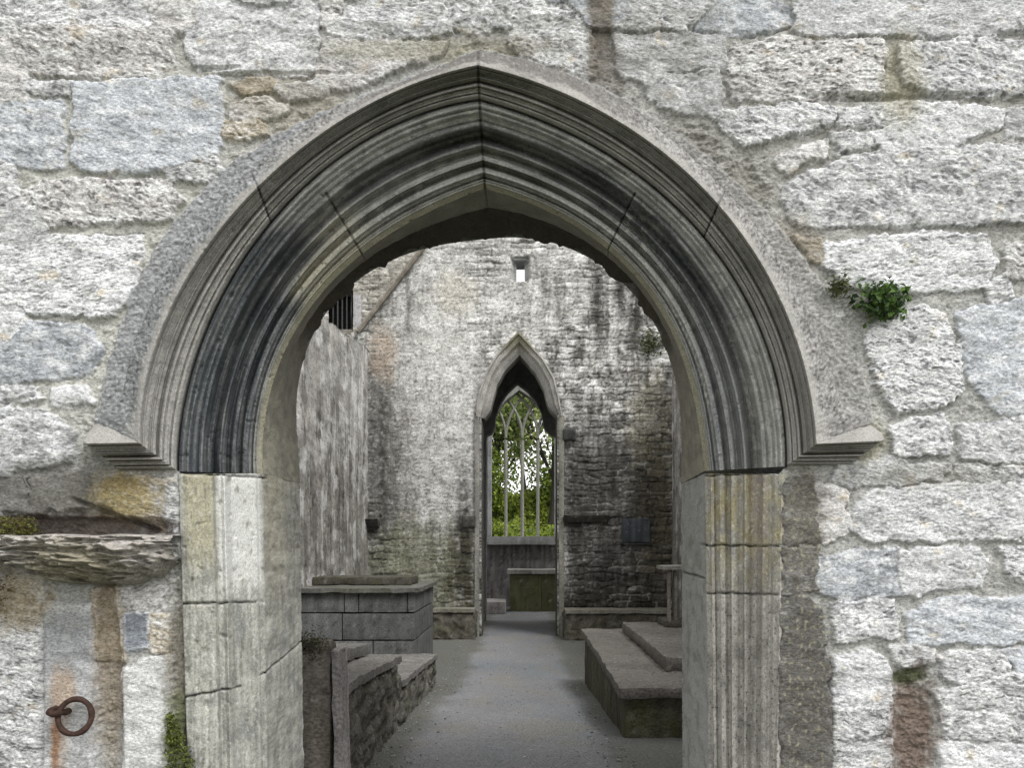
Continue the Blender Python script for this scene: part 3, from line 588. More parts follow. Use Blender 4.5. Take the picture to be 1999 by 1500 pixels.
# ------------------------------------------------------------------ far gable wall
YF = 17.6
def far_arch_outer(): return np.array([(934, 1250), (934, 815), (940, 775), (952, 735), (975, 695), (1012, 652), (1050, 692), (1075, 735), (1090, 780), (1094, 815), (1094, 1250)], float)
ROOT_GABLE = empty('gable_wall', (0, YF, 0), 'tall far gable wall of thin rubble with blotchy white plaster and dark damp streaks', 'wall')
def build_gable():
    u = np.concatenate([np.arange(100, 560, 10), np.arange(560, 1370, 2.0), np.arange(1370, 1950, 10)]); v = np.concatenate([np.arange(-300, 430, 10), np.arange(430, 1262, 2.0)])
    U, V = np.meshgrid(u, v)
    wu = U + 5 * noise(U / 20, V / 20, 300); wv = V + 3 * noise(U / 26, V / 14, 301)
    wv = wv + 3 * noise(U / 60, V / 8, 299); f1, f2, idv = worley(wu / 36, wv / 12.5, 302, .95); gap = .35 + .65 * sstep(.03, .16, f2 - f1)
    lg = fbm(U / 110, V / 140, 4, 303); st = .75 * noise(U / 22 + .5 * lg, V / 150, 304) + .5 * noise(U / 7, V / 70, 305) + .45 * fbm(U / 12, V / 14, 3, 318)
    plaster = np.clip(np.maximum.reduce([blob(U, V, 830, 800, 130, 330, .4 * lg, .4), blob(U, V, 1015, 600, 90, 60, .4 * lg, .5), .6 * sstep(0, .5, fbm(U / 45, V / 60, 4, 306))]), 0, 1)
    h = .016 * gap * (1 - .85 * plaster) + .012 * (ridge(U / 17, V / 7, 3, 307) - .3) * (1 - .5 * plaster) + .025 * fbm(U / 30, V / 24, 4, 312) + .008 * noise(U / 5, V / 4, 308)
    base = np.ones(U.shape + (3,)) * np.array((.42, .41, .385)); base *= (.50 + .62 * idv)[..., None]
    C = mix(np.ones_like(base) * np.array((.56, .55, .51)), base, 0) * (1 - gap)[..., None] + base * gap[..., None]
    C = mix(C, np.array((.53, .525, .49)), .72 * plaster); C *= (1 + .22 * lg)[..., None]
    sp = noise(U / 6, V / 4.5, 309) + .4 * noise(U / 16, V / 9, 314); C *= (1 - .62 * sstep(.25, .55, sp))[..., None]; C = mix(C, (.70, .69, .65), .6 * sstep(.25, .5, noise(U / 7, V / 4, 310)))
    C *= (1 - .6 * sstep(.6, .9, ridge(U / 30, (V + 3 * noise(U / 24, V / 24, 315)) / 7.5, 1, 316)) * sstep(-.1, .5, fbm(U / 40, V / 30, 3, 317)))[..., None]
    top = sstep(640, 520, V); C = mix(C, (.50, .49, .47), .35 * top)
    bl = fbm(U / 26, V / 34, 4, 320); bs = fbm(U / 9, V / 60, 3, 321)
    C = mix(C, (.72, .715, .69), .65 * sstep(.08, .3, bl)); jl = (1 - sstep(.0, .07, f2 - f1)) * (1 - .75 * plaster); C = mix(C, (.10, .095, .085), .6 * jl * sstep(-.3, .3, fbm(U / 40, V / 30, 3, 322))); C = mix(C, (.17, .165, .15), .75 * sstep(.08, .35, -bl + .5 * bs) * (1 - .6 * plaster) * (.3 + .7 * sstep(540, 800, V))); C = mix(C, (.055, .052, .046), .8 * sstep(.32, .5, -.6 * bl + .8 * bs + .25 * sp) * (.12 + .88 * sstep(540, 760, V)))
    for (cu, wd, va, vb_) in ((745, 13, 740, 1140), (772, 9, 840, 1110), (906, 15, 900, 1190), (884, 9, 1020, 1160), (1124, 15, 830, 1190), (1165, 11, 500, 690), (1196, 16, 850, 1010), (1211, 9, 490, 650), (1240, 14, 530, 720), (1276, 15, 880, 1160), (1150, 9, 900, 1150), (800, 8, 550, 690), (1090, 9, 560, 640), (728, 9, 660, 1120), (845, 7, 1000, 1150)):
        wv_ = cu + 5 * noise(V / 60, V * 0 + cu, 330); C = mix(C, (.05, .048, .042), .85 * np.exp(-((U - wv_) / wd) ** 2) * sstep(va - 30, va + 50, V) * sstep(vb_ + 20, vb_ - 60, V) * sstep(-.75, -.1, fbm(U / 9, V / 22, 4, 331)))
    n1 = .4 * fbm(U / 24, V / 40, 3, 311)
    def stain(m, c, k):
        nonlocal C
        C = mix(C, c, np.clip(m, 0, 1) * k)
    dark = (.085, .08, .072)
    rt = sstep(1090, 1130, U) * sstep(740, 930, V + 70 * lg + 30 * st); stain(rt, (.13, .125, .115), .85)
    stain(rt * sstep(-.4, .5, st), (.055, .052, .047), .8); stain(rt * sstep(.5, .9, fbm(U / 14, V / 14, 4, 313)), (.36, .35, .33), .6)
    stain(blob(U, V, 760, 880, 60, 300, n1, .5), (.19, .185, .17), .5); stain(blob(U, V, 800, 1140, 130, 110, n1, .5), (.15, .15, .10), .6)
    stain(sstep(1080, 1210, V + 30 * st) * (U > 1090), (.035, .032, .024), .88); stain(blob(U, V, 870, 760, 80, 260, n1, .5), (.58, .575, .54), .45)
    stain(sstep(1150, 1220, V + 20 * st) * (U < 940), (.07, .07, .035), .75)
    stain(blob(U, V, 905, 1110, 40, 90, n1, .3) * sstep(-.7, .2, st), (.055, .05, .03), .9)
    stain(blob(U, V, 745, 980, 40, 330, n1, .5) * sstep(-.4, .4, st), (.15, .15, .14), .75)
    stain(sstep(.15, .7, st) * sstep(560, 760, V) * (U < 860), (.20, .19, .165), .6)
    stain(blob(U, V, 800, 1100, 90, 80, n1) * .9, (.21, .215, .14), .5)
    stain(blob(U, V, 1210, 590, 60, 120, n1, .5) * sstep(-.2, .45, st), dark, .8); stain(blob(U, V, 1070, 590, 40, 60, n1) * sstep(-.1, .5, st), dark, .6)
    stain(blob(U, V, 780, 570, 60, 60, n1) * sstep(-.1, .5, st), (.12, .115, .1), .7)
    stain(blob(U, V, 1270, 820, 50, 90, n1), (.24, .225, .16), .6); stain(blob(U, V, 1275, 1000, 40, 130, n1), (.10, .085, .05), .7)
    stain(blob(U, V, 1180, 960, 90, 110, n1) * sstep(-.3, .4, st), dark, .6)
    lb = sstep(0, 14, (640 - V) * .767 - (U - 708) + 0) * (U < 840) * (V < 660); stain(lb, (.30, .27, .22), .5)
    stain(blob(U, V, 748, 690, 26, 50, n1), (.40, .31, .23), .5); stain(blob(U, V, 890, 575, 40, 40, n1), (.47, .42, .33), .4)
    stain(blob(U, V, 938, 900, 14, 200, n1), dark, .4)
    cw = wv + 2.5 * noise(U / 45, V / 18, 340); row = np.floor(cw / 13.5); fr = cw / 13.5 - row
    hr = _h(row, row * 0 + 3, 341) / 0xffffff; bl_ = 26 + 30 * (_h(row, row * 0 + 5, 342) / 0xffffff); xb = (wu + 3 * noise(U / 16, V / 11, 343)) / bl_ + hr * 7; cell = np.floor(xb); fx_ = xb - cell
    ed = np.minimum(np.minimum(fr, 1 - fr) * 13.5, np.minimum(fx_, 1 - fx_) * bl_); jn = 1 - sstep(.3, 1.9, ed); tone = _h(row, cell, 344) / 0xffffff
    show = np.clip(1 - .85 * plaster - .3 * sstep(.1, .5, fbm(U / 50, V / 40, 3, 345)), .12, 1)
    C = C * (1 + .55 * (tone - .5) * show)[..., None]; lightj = sstep(-.1, .3, fbm(U / 60, V / 50, 3, 346))
    C = np.where(lightj[..., None] > .5, mix(C, (.50, .49, .46), .5 * jn * show), C * (1 - .6 * jn * show)[..., None])
    C = C * (1 - .5 * sstep(.3, .6, noise(U / 5, V / 4, 347)))[..., None]; C = mix(C, np.minimum(C * 1.9 + .04, .75), .6 * sstep(.35, .6, noise(U / 6, V / 5, 348)))
    for (cu, wd, va, vb_) in ((748, 12, 760, 1130), (906, 14, 930, 1180), (1128, 15, 860, 1180), (1196, 15, 860, 1010), (1240, 12, 540, 720), (1211, 8, 500, 640), (1165, 9, 510, 680), (1268, 13, 900, 1150)):
        C = mix(C, (.04, .038, .033), .75 * np.exp(-((U - cu - 6 * noise(V / 50, V * 0 + cu, 351)) / wd) ** 2) * sstep(va - 30, va + 40, V) * sstep(vb_ + 10, vb_ - 70, V) * sstep(-.35, .2, fbm(U / 10, V / 16, 4, 352)))
    h = h + show * (.022 * (1 - jn) + .02 * (tone - .5))
    Y = YF - h
    keep_out = poly_sd(U, V, far_arch_outer()) > 4
    keep_out |= (np.abs(U - 1015.5) < 9.5) & (np.abs(V - 524) < 21) | ((U > 640) & (U < 691) & (V > 560) & (V < 652))
    k = ~(keep_out[:-1, :-1] & keep_out[1:, 1:] & keep_out[:-1, 1:] & keep_out[1:, :-1])
    # splay of the slit window
    spl = (np.abs(U - 1015.5) < 19) & (V > 502) & (V < 549); sp_ = np.where(spl, np.clip((19 - np.abs(U - 1015.5)) / 9, 0, 1), 0)
    Y = Y + .25 * sp_; C = mix(C, (.50, .51, .52), .5 * sp_)
    grid_mesh('masonry', np.stack([(U - CU) / F * YF, Y, EYE - (V - CV) / F * YF], -1), C, M_INNER, ROOT_GABLE, k, flip=True)
build_gable()

# generic weathered block
def block_arrays(lo, hi, step, amp, freq, seed, colf, taper=None, rnd=.0):
    lo = np.array(lo, float); hi = np.array(hi, float); Vs, Fs, Cs, n0 = [], [], [], 0
    for ax in range(3):
        a, b = [(1, 2), (0, 2), (0, 1)][ax]
        na = max(2, int((hi[a] - lo[a]) / step) + 1); nb = max(2, int((hi[b] - lo[b]) / step) + 1)
        A, B = np.meshgrid(np.linspace(lo[a], hi[a], na), np.linspace(lo[b], hi[b], nb))
        for sgn in (0, 1):
            Pn = np.zeros(A.shape + (3,)); Pn[..., a] = A; Pn[..., b] = B; Pn[..., ax] = (hi if sgn else lo)[ax]
            q = grid_faces(*A.shape)
            fl = (sgn == 1) ^ (ax == 1)
            if not fl: q = q[:, ::-1]
            Vs.append(Pn.reshape(-1, 3)); Fs.append(q + n0); n0 += A.size
    V = np.concatenate(Vs); Fq = np.concatenate(Fs); R = V.copy(); ctr = (lo + hi) / 2
    for k in range(3):
        o = [(1, 2), (2, 0), (0, 1)][k]
        n = fbm(R[:, o[0]] * freq + R[:, k] * freq * .73, R[:, o[1]] * freq - R[:, k] * freq * .61, 4, seed + k * 7)
        V[:, k] += amp * n
    if rnd > 0:                                  # worn arrises
        ext = (hi - lo) / 2; dd = ext - np.abs(R - ctr); dd.sort(axis=1)
        w = np.exp(-dd[:, 1] / rnd); V -= (R - ctr) / np.linalg.norm(R - ctr, axis=1, keepdims=True) * (w * rnd * .6)[:, None]
    if taper is not None: V = taper(V)
    C = colf(R, seed); return V, Fq, C
def col_stone(base, amp=.3, dark=.4, moss=0., streak=.3):
    def f(Pn, seed):
        x, y, z = Pn.T; a = x * .9 + y * 1.1
        C = np.ones((len(x), 3)) * np.array(base) * (1 + amp * fbm(a * 2.2, z * 2.2 + x, 4, seed + 50))[:, None]
        C *= (1 + streak * noise(a * 14, z * 1.4, seed + 51))[:, None]
        C *= (1 - dark * sstep(.3, .7, noise(a * 26, z * 26 + y * 18, seed + 52)))[:, None]
        C = mix(C, (.52, .51, .48), .35 * sstep(.5, .85, noise(a * 32, z * 32 + x * 20, seed + 53)))
        if moss: C = mix(C, (.075, .075, .022), moss * sstep(-.1, .5, fbm(a * 3, z * 3, 3, seed + 54)))
        return C
    return f
def block(name, lo, hi, base, parent=None, step=.03, amp=.012, freq=3.5, seed=0, mat=None, rnd=.02, taper=None, **kw):
    V, Fq, C = block_arrays(lo, hi, step, amp, freq, seed, col_stone(base, **kw), taper, rnd)
    o = None
    if parent is None: o = np.array([(lo[0] + hi[0]) / 2, (lo[1] + hi[1]) / 2, lo[2]])
    return mesh_np(name, V, Fq, mat or M_INNER, parent, C, True, o)
def blocks(name, boxes, base, parent=None, step=.04, amp=.006, seed=0, rnd=.01, origin=None, **kw):   # one part made of fitted stones
    Vs, Fs, Cs, n = [], [], [], 0
    for k, (lo, hi) in enumerate(boxes):
        b = np.array(base) * (0.85 + .3 * ((k * 37 + seed) % 11) / 10)
        V, Fq, C = block_arrays(lo, hi, step, amp, 3.5, seed + 13 * k, col_stone(b, **kw), None, rnd)
        Vs.append(V); Fs.append(Fq + n); Cs.append(C); n += len(V)
    return mesh_np(name, np.concatenate(Vs), np.concatenate(Fs), M_INNER, parent, np.concatenate(Cs), True, origin)
def px(u, Y): return (u - CU) / F * Y
def pz(v, Y): return EYE - (v - CV) / F * Y

# roof scar on the gable
def strip(name, pts, w, dpt, base, parent, seed):    # moulded stone strip along a polyline in the wall plane
    pts = np.array(pts, float); Vs = []; n = len(pts)
    prof = [(-w, .0), (-w, -dpt), (0, -dpt * 1.25), (w, -dpt * .8), (w, .0)]
    t = np.gradient(pts[:, [0, 2]], axis=0); t /= np.linalg.norm(t, axis=1, keepdims=True); nrm = np.stack([-t[:, 1], t[:, 0]], -1)
    V = np.stack([np.stack([pts[:, 0] + nrm[:, 0] * a, pts[:, 1] + b, pts[:, 2] + nrm[:, 1] * a], -1) for a, b in prof], 1)
    V[..., 1] += .012 * noise(V[..., 0] * 9, V[..., 2] * 9, seed)
    C = np.ones(V.shape) * np.array(base) * (1 + .4 * fbm(V[..., 0] * 6, V[..., 2] * 6, 3, seed))[..., None]
    return grid_mesh(name, V, C, M_INNER, parent, smooth=False)
t = np.linspace(0, 1, 60)
strip('roof_scar', np.stack([px(700 + 130 * t, YF), YF - .02 + 0 * t, pz(650 - 168 * t, YF)], -1), .045, .10, (.20, .18, .15), ROOT_GABLE, 401)
# slit window reveals
sw = empty('slit_window', P(1015.5, 545, YF), 'small bright slit window high in the far gable wall', 'window')
x0, x1, z0, z1 = px(1006, YF), px(1025, YF), pz(545, YF), pz(503, YF)
for nm, lo, hi in (('reveal', (x0 - .16, YF + .36, z0 - .1), (x0 + .005, YF + .7, z1)), ('reveal', (x1 - .005, YF + .36, z0 - .1), (x1 + .16, YF + .7, z1)), ('lintel', (x0 - .06, YF + .05, z1 - .03), (x1 + .06, YF + .7, z1 + .08)), ('sill', (x0 - .1, YF + .1, z0 - .3), (x1 + .1, YF + .7, z0 - .02))):
    block(nm, lo, hi, (.40, .41, .41), sw, .05, .004, seed=410)
# louvred opening in the gable, behind the side wall
lw = empty('barred_opening', P(665, 650, YF), 'dark tall opening with thin vertical bars high above the left side wall', 'window')
block('jamb', (px(690, YF), YF - .06, pz(642, YF)), (px(706, YF), YF + .5, pz(576, YF)), (.36, .35, .35), lw, .05, .008, seed=415)
block('sill', (px(630, YF), YF - .02, pz(658, YF)), (px(712, YF), YF + .5, pz(643, YF)), (.15, .14, .12), lw, .05, .008, seed=416)
block('back', (px(600, YF), YF + .52, pz(680, YF)), (px(712, YF), YF + .6, pz(540, YF)), (.012, .012, .012), lw, .3, .0, seed=417, mat=M_INNER)
block('lintel', (px(620, YF), YF - .02, pz(566, YF)), (px(706, YF), YF + .5, pz(552, YF)), (.28, .26, .22), lw, .05, .01, seed=418)
for k in range(5):
    u = 648 + 9 * k; block('bar', (px(u, YF) - .012, YF + .1, pz(655, YF)), (px(u, YF) + .012, YF + .13, pz(560, YF)), (.06, .06, .06), lw, .2, 0., seed=419, rnd=0)
# masonry of the tower behind: keeps the gable solid
tower = empty('tower_walls', (0, 19.5, 0), 'dark inner walls of the passage seen through the narrow far archway', 'wall')
XL, XR = px(934, YF), px(1094, YF)

# ------------------------------------------------------------------ far archway
fa = empty('narrow_archway', P(1012, 1243, YF), 'narrow pointed archway with shouldered head in the far gable wall', 'archway')
def ring(name, outer, inner, Y0, Y1, base, parent, seed, lip=.05):
    o = np.array(outer, float); i = np.array(inner, float); n = len(o); k = np.linspace(0, 1, 9)
    prof = [(0, 0.02), (0, -lip), (.12, -lip * 1.3), (.2, -lip * .5), (.45, -lip * .2), (.6, .06), (.8, .10), (1, .16), (1, Y1 - Y0)]
    V = np.stack([W(o[:, 0] * (1 - f) + i[:, 0] * f, o[:, 1] * (1 - f) + i[:, 1] * f, YF) for f, _ in prof], 1)
    for j, (f, d) in enumerate(prof): V[:, j, 1] = Y0 + d
    V += .010 * np.stack([fbm(V[..., 0] * 5 + c, V[..., 2] * 5, 3, seed + c) for c in range(3)], -1)
    C = np.ones(V.shape) * np.array(base) * (1 + .3 * fbm(V[..., 0] * 4, V[..., 2] * 4, 3, seed))[..., None]
    C = mix(C, (.12, .115, .06), .8 * sstep(pz(700, YF), pz(670, YF), V[..., 2]))
    return grid_mesh(name, V, C, M_INNER, parent, smooth=False)
def resample(p, n):
    p = np.array(p, float); d = np.r_[0, np.cumsum(np.hypot(*np.diff(p, axis=0).T))]; s = np.linspace(0, d[-1], n)
    return np.stack([np.interp(s, d, p[:, 0]), np.interp(s, d, p[:, 1])], -1)
oL = resample([(930, 815), (931, 790), (936, 765), (948, 730), (968, 695), (1012, 650)], 40); iL = resample([(946, 817), (957, 800), (961, 782), (970, 750), (985, 722), (1015, 691)], 40)
oR = resample([(1012, 650), (1060, 700), (1082, 740), (1091, 775), (1096, 812)], 40); iR = resample([(1015, 691), (1045, 727), (1061, 757), (1068, 785), (1073, 797), (1086, 812)], 40)
ring('arch_ring', np.vstack([oL, oR[1:]]), np.vstack([iL, iR[1:]]), YF - .06, YF + .55, (.33, .32, .29), fa, 420)
# heavy head of the passage behind the ring
for sgn, (ua, ub) in ((-1, (920, 938)), (1, (1087, 1101))):
    pass
def post(u0, u1, v0, v1, base, seed, y0=-.08, y1=.6):
    return block('jamb', (px(u0, YF), YF + y0, pz(v1, YF)), (px(u1, YF), YF + y1, pz(v0, YF)), base, fa, .05, .006, seed=seed, streak=.5)
post(927, 936, 812, 1246, (.24, .235, .21), 425); post(1091, 1101, 812, 1246, (.22, .215, .18), 426)
post(936.5, 941, 814, 1246, (.11, .105, .09), 427, .1, .6); post(1086, 1090.5, 814, 1246, (.11, .11, .085), 428, .1, .6)
# passage: side walls, ceiling, back wall with the second arch
YB = 21.0
def passage():
    b = []
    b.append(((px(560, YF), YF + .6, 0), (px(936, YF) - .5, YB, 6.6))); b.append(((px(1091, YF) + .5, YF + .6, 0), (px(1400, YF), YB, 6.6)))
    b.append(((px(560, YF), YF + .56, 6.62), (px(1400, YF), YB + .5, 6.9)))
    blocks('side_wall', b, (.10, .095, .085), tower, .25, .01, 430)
    # front inner face above the ring so no daylight slips in
    V = [];
passage()
def arch_wall(name, Y, opening, ub, v_top, base, parent, seed, thick=.6, extra=None):   # wall with an arched hole, filled by strips
    op = np.array(opening, float); u0, u1 = ub; n = len(op)
    c = np.array([(op[:, 0].min() + op[:, 0].max()) / 2, 1000.]); out = []
    for p in op:
        v = p - c; ks = []
        if v[0] < 0: ks.append((u0 - c[0]) / v[0])
        if v[0] > 0: ks.append((u1 - c[0]) / v[0])
        if v[1] < 0: ks.append((v_top - c[1]) / v[1])
        out.append(c + v * min(ks))
    out = np.array(out); out[0] = (u0, op[0, 1]); out[-1] = (u1, op[-1, 1])
    k = np.linspace(0, 1, 24) ** 1.5
    uv = op[:, None] * (1 - k[None, :, None]) + out[:, None] * k[None, :, None]
    V = np.stack([(uv[..., 0] - CU) / F * Y, Y - .02 * fbm(uv[..., 0] / 8, uv[..., 1] / 6, 3, seed), EYE - (uv[..., 1] - CV) / F * Y], -1)
    back = V[:, :1].copy(); back[..., 1] = Y + thick; far = V[:, -1:].copy(); far[..., 1] = Y + thick
    V = np.concatenate([back, V, far], 1); back_uv = np.concatenate([uv[:, :1], uv, uv[:, -1:]], 1)
    U, Vv = back_uv[..., 0], back_uv[..., 1]
    C = np.ones(V.shape) * np.array(base) * (1 + .35 * fbm(U / 14, Vv / 14, 4, seed + 1) + .3 * noise(U / 4, Vv / 40, seed + 2))[..., None]
    if extra: C = extra(C, U, Vv)
    return grid_mesh(name, V, C, M_INNER, parent)
bk = resample([(949, 1215), (949, 850), (958, 846), (965, 838), (967, 815), (975, 790), (990, 765), (1010, 746)], 60)
bk2 = resample([(1010, 746), (1030, 762), (1045, 780), (1058, 805), (1062, 835), (1076, 848), (1086, 852), (1086, 1215)], 60)
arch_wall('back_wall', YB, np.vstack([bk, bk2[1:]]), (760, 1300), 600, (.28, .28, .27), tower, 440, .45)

# ------------------------------------------------------------------ chancel: east wall, window, altar
YE = 26.0
ew = empty('east_wall', (0, YE, 0), 'damp grey chancel wall below and around the traceried window', 'wall')
win = [(959, 1048), (959, 850), (962, 826), (972, 800), (988, 782), (1014, 762)]; win2 = [(1014, 762), (1040, 780), (1058, 800), (1068, 826), (1083, 850), (1083, 1048)]
wop = np.vstack([resample(win, 50), resample(win2, 50)[1:]])
def ewc(C, U, V): return C
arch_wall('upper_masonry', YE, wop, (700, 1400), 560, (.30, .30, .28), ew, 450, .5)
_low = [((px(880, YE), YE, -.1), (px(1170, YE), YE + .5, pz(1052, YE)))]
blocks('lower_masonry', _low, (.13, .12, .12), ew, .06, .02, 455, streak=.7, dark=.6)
tw = empty('tracery_window', P(1020, 1048, YE), 'four-light church window with slender stone mullions and no glass', 'window')
block('sill', (px(945, YE), YE - .25, pz(1064, YE)), (px(1095, YE), YE + .3, pz(1048, YE)), (.25, .25, .245), tw, .06, .01, seed=460)
def tube(pts, r, seg=6):
    pts = np.array(pts, float); n = len(pts); r = np.broadcast_to(r, (n,)); T = np.gradient(pts, axis=0); T /= np.linalg.norm(T, axis=1, keepdims=True) + 1e-9
    ref = np.tile(np.array([0.13, 1., .21]), (n, 1)); A = np.cross(T, ref); A /= np.linalg.norm(A, axis=1, keepdims=True) + 1e-9; Bn = np.cross(T, A)
    a = np.linspace(0, 2 * math.pi, seg, endpoint=False)
    V = pts[:, None] + r[:, None, None] * (np.cos(a)[None, :, None] * A[:, None] + np.sin(a)[None, :, None] * Bn[:, None])
    i = np.arange(n * seg).reshape(n, seg); j = np.roll(i, -1, 1)
    q = np.stack([i[:-1], j[:-1], j[1:], i[1:]], -1).reshape(-1, 4)
    return V.reshape(-1, 3), q
def join(parts):
    Vs, Fs, n = [], [], 0
    for v, f in parts: Vs.append(v); Fs.append(f + n); n += len(v)
    return np.concatenate(Vs), np.concatenate(Fs)
def tube_obj(name, parts, mat, parent=None, base=None, origin=None):
    V, Fq = join(parts); C = np.ones((len(V), 3)) * np.array(base if base is not None else (.2, .2, .2)); C *= (1 + .25 * noise(V[:, 0] * 9, V[:, 2] * 9, 3))[:, None]
    return mesh_np(name, V, Fq, mat, parent, C, True, origin)
YM = YE + .2
for u, r in ((987.5, .05), (1019.5, .055), (1050, .05)):
    tube_obj('mullion', [tube([P(u, v, YM) for v in (1049, 1000, 950, 900, 860)], r, 8)], M_INNER, tw, (.36, .36, .31))
def arcs():
    out = []
    edges = (959, 987.5, 1019.5, 1050, 1083); R = 122.
    for k, u in enumerate(edges):
        for sg in (-1, 1):
            pts = []
            cx = u - sg * R if False else u + sg * R
            for a in np.linspace(0, math.radians(62), 16):
                x = cx - sg * R * math.cos(a); y = 856 - R * .95 * math.sin(a)
                half_ = poly_sd(np.array([x]), np.array([y]), wop)[0]
                if half_ < -3: break
                pts.append(P(x, y, YM))
            if len(pts) > 3: out.append(tube(pts, .042, 6))
    return out
tube_obj('tracery', arcs(), M_INNER, tw, (.30, .30, .26))
# pale inner jamb of the window
for (a, b, s_) in ((952, 959, 1), (1083, 1088, 2)):
    block('window_jamb', (px(a, YE), YE - .06, pz(1048, YE)), (px(b, YE), YE + .35, pz(846, YE)), (.36, .36, .37), tw, .06, .01, seed=465 + s_)
al = empty('altar', P(1040, 1195, 24.2), 'plain stone altar with thin slab top under the traceried window', 'altar')
YA = 24.2
blocks('altar_base', [((px(995, YA), YA, 0), (px(1056, YA), YA + 1.2, pz(1122, YA))), ((px(1056.5, YA), YA + .01, 0), (px(1110, YA), YA + 1.2, pz(1122, YA)))], (.10, .10, .055), al, .06, .012, 470, moss=.5)
block('altar_slab', (px(989, YA), YA - .08, pz(1121, YA)), (px(1114, YA), YA + 1.25, pz(1113, YA)), (.27, .265, .24), al, .06, .01, seed=472)
st = block('stone_step', (px(930, 23.4), 23.4, 0), (px(987, 23.4), 24.9, pz(1176, 23.4)), (.40, .37, .36), None, .05, .01, seed=474)
tag(st, 'low pale stone block on the floor beside the altar', 'step')

# ------------------------------------------------------------------ side walls of the nave
XW, XE = px(718, YF), px(1312, YF)
def side_wall(name, x, top, label, seed, sgn, rag):
    ys = np.concatenate([np.arange(3.59, 11.8, .06), np.arange(11.8, 17.62, .022)]); zs = np.arange(-.1, 7.4, .026)
    Yg, Zg = np.meshgrid(ys, zs); n = fbm(Yg * 1.1, Zg * .9, 4, seed)
    Zt = top - .10 * np.clip(17.4 - Yg, 0, 6) + rag * fbm(Yg * 1.2, 0 * Yg, 2, seed + 3); Z = np.minimum(Zg, Zt)
    kz = .25 + .75 * sstep(top - .8, top - 2.6, Z)
    st = 1.25 * kz * noise(Yg * 3.4 + .4 * n, Z * .5, seed + 5) * (.6 + .8 * n) + .7 * kz * noise(Yg * 8 + .5 * n, Z * .9, seed + 6) + .45 * fbm(Yg * 1.9, Z * 3.4, 5, seed + 7)
    st = st * (.55 + .9 * fbm(Yg * 1.3, Z * 1.1, 3, seed + 14)) + .25 * fbm(Yg * 3, Z * 9, 3, seed + 15)
    f1, f2, idv = worley(Yg * 2.6 + .15 * n, Z * 6 + .2 * n, seed + 8); gap = sstep(.02, .2, f2 - f1)
    h = .004 * gap + .02 * n + .012 * fbm(Yg * 2, Z * 5, 4, seed + 9)
    X = x - sgn * h
    C = np.ones(Yg.shape + (3,)) * np.array((.40, .39, .365)) * (1 + .3 * n)[..., None]
    C = mix(C, (.60, .59, .57), .75 * sstep(.05, .5, -st)); C = mix(C, (.13, .125, .115), .85 * sstep(.0, .4, st + .2 * n)); C = mix(C, (.045, .043, .038), .85 * sstep(.4, .7, st)); C = mix(C, (.55, .54, .52), .6 * sstep(.4, .6, fbm(Yg * 1.6, Z * 5, 4, seed + 12)))
    C *= (1 - .4 * sstep(.3, .7, noise(Yg * 9, Z * 22, seed + 11)))[..., None]
    C = mix(C, (.20, .19, .16), .6 * sstep(-2.2, -3.4, (Z - top) + .6 * st)); C = mix(C, (.12, .13, .04), .5 * sstep(.3, .6, n) * sstep(1.2, .8, Z))
    brk = fbm(Yg * 1.7, Z * 2.6, 5, seed + 22); dr = noise(Yg * 3.6 + .9 * n + .35 * brk, Z * .55, seed + 20) + .5 * noise(Yg * 9 + .8 * brk, Z * 1.1, seed + 21); low = .35 + .65 * sstep(top - .6, top - 2.4, Z)
    C = mix(C, (.68, .67, .65), .65 * sstep(.15, .45, -.6 * dr + 1.0 * brk)); C = mix(C, (.05, .047, .042), .88 * low * sstep(.2, .5, .85 * dr - .9 * brk)); C = mix(C, (.27, .25, .23), .55 * sstep(.05, .4, -brk + .3 * dr)); C = mix(C, (.36, .33, .30), .4 * sstep(.1, .5, fbm(Yg * .8, Z * .9, 3, seed + 24)))
    C *= (1 - .4 * sstep(.3, .6, noise(Yg * 10, Z * 24, seed + 23)))[..., None]
    base = empty(name, (x, 10.5, 0), label, 'wall')
    grid_mesh('masonry', np.stack([X, Yg, Z], -1), C, M_INNER, base, flip=sgn < 0)
    b = np.stack([np.stack([X[-1], Yg[-1], Z[-1]], -1), np.stack([X[-1] * 0 + x + sgn * .7, Yg[-1], Z[-1] - .1], -1), np.stack([X[-1] * 0 + x + sgn * .7, Yg[-1], Z[-1] * 0 - .1], -1)], 0)
    grid_mesh('wall_top', b, np.ones(b.shape) * .25, M_INNER, base, smooth=False)
side_wall('side_wall', XW, EYE + 3.95, 'streaky grey plastered side wall left of the nave with a broken top', 500, -1, .05)
side_wall('side_wall', XE, EYE + 3.8, 'dark side wall at the right edge of the nave, mostly hidden behind the doorway', 520, 1, .12)

# ------------------------------------------------------------------ things in the nave
# left chest tomb
ct = empty('chest_tomb', (-2.5, 12.2, 0), 'grey chest tomb of coursed ashlar blocks by the left side wall', 'tomb')
TX1, TY0, TY1 = px(810, 12.2), 12.2, 14.6
def courses():
    b = []; zt = pz(1158, TY0); zz = [(0, pz(1251, TY0) - .012), (pz(1250, TY0), pz(1198, TY0) - .006), (pz(1196, TY0), zt)]
    sp = [[XW, px(640, TY0), px(728, TY0), TX1], [XW, px(668, TY0), TX1], [XW, px(672, TY0), px(700, TY0), px(796, TY0), TX1]]
    for (a, c), xs in zip(zz, sp):
        for p, q in zip(xs[:-1], xs[1:]):
            if q - p < .02: continue
            b.append(((p + .006, TY0, a), (q - .006, TY1, c)))
    return b
blocks('ashlar', courses(), (.155, .157, .152), ct, .04, .006, 600, streak=.4)
block('tomb_slab', (XW, TY0 - .08, pz(1158, TY0) + .004), (TX1 + .07, TY1 + .05, pz(1149, TY0)), (.15, .148, .132), ct, .04, .012, seed=620, moss=.3)
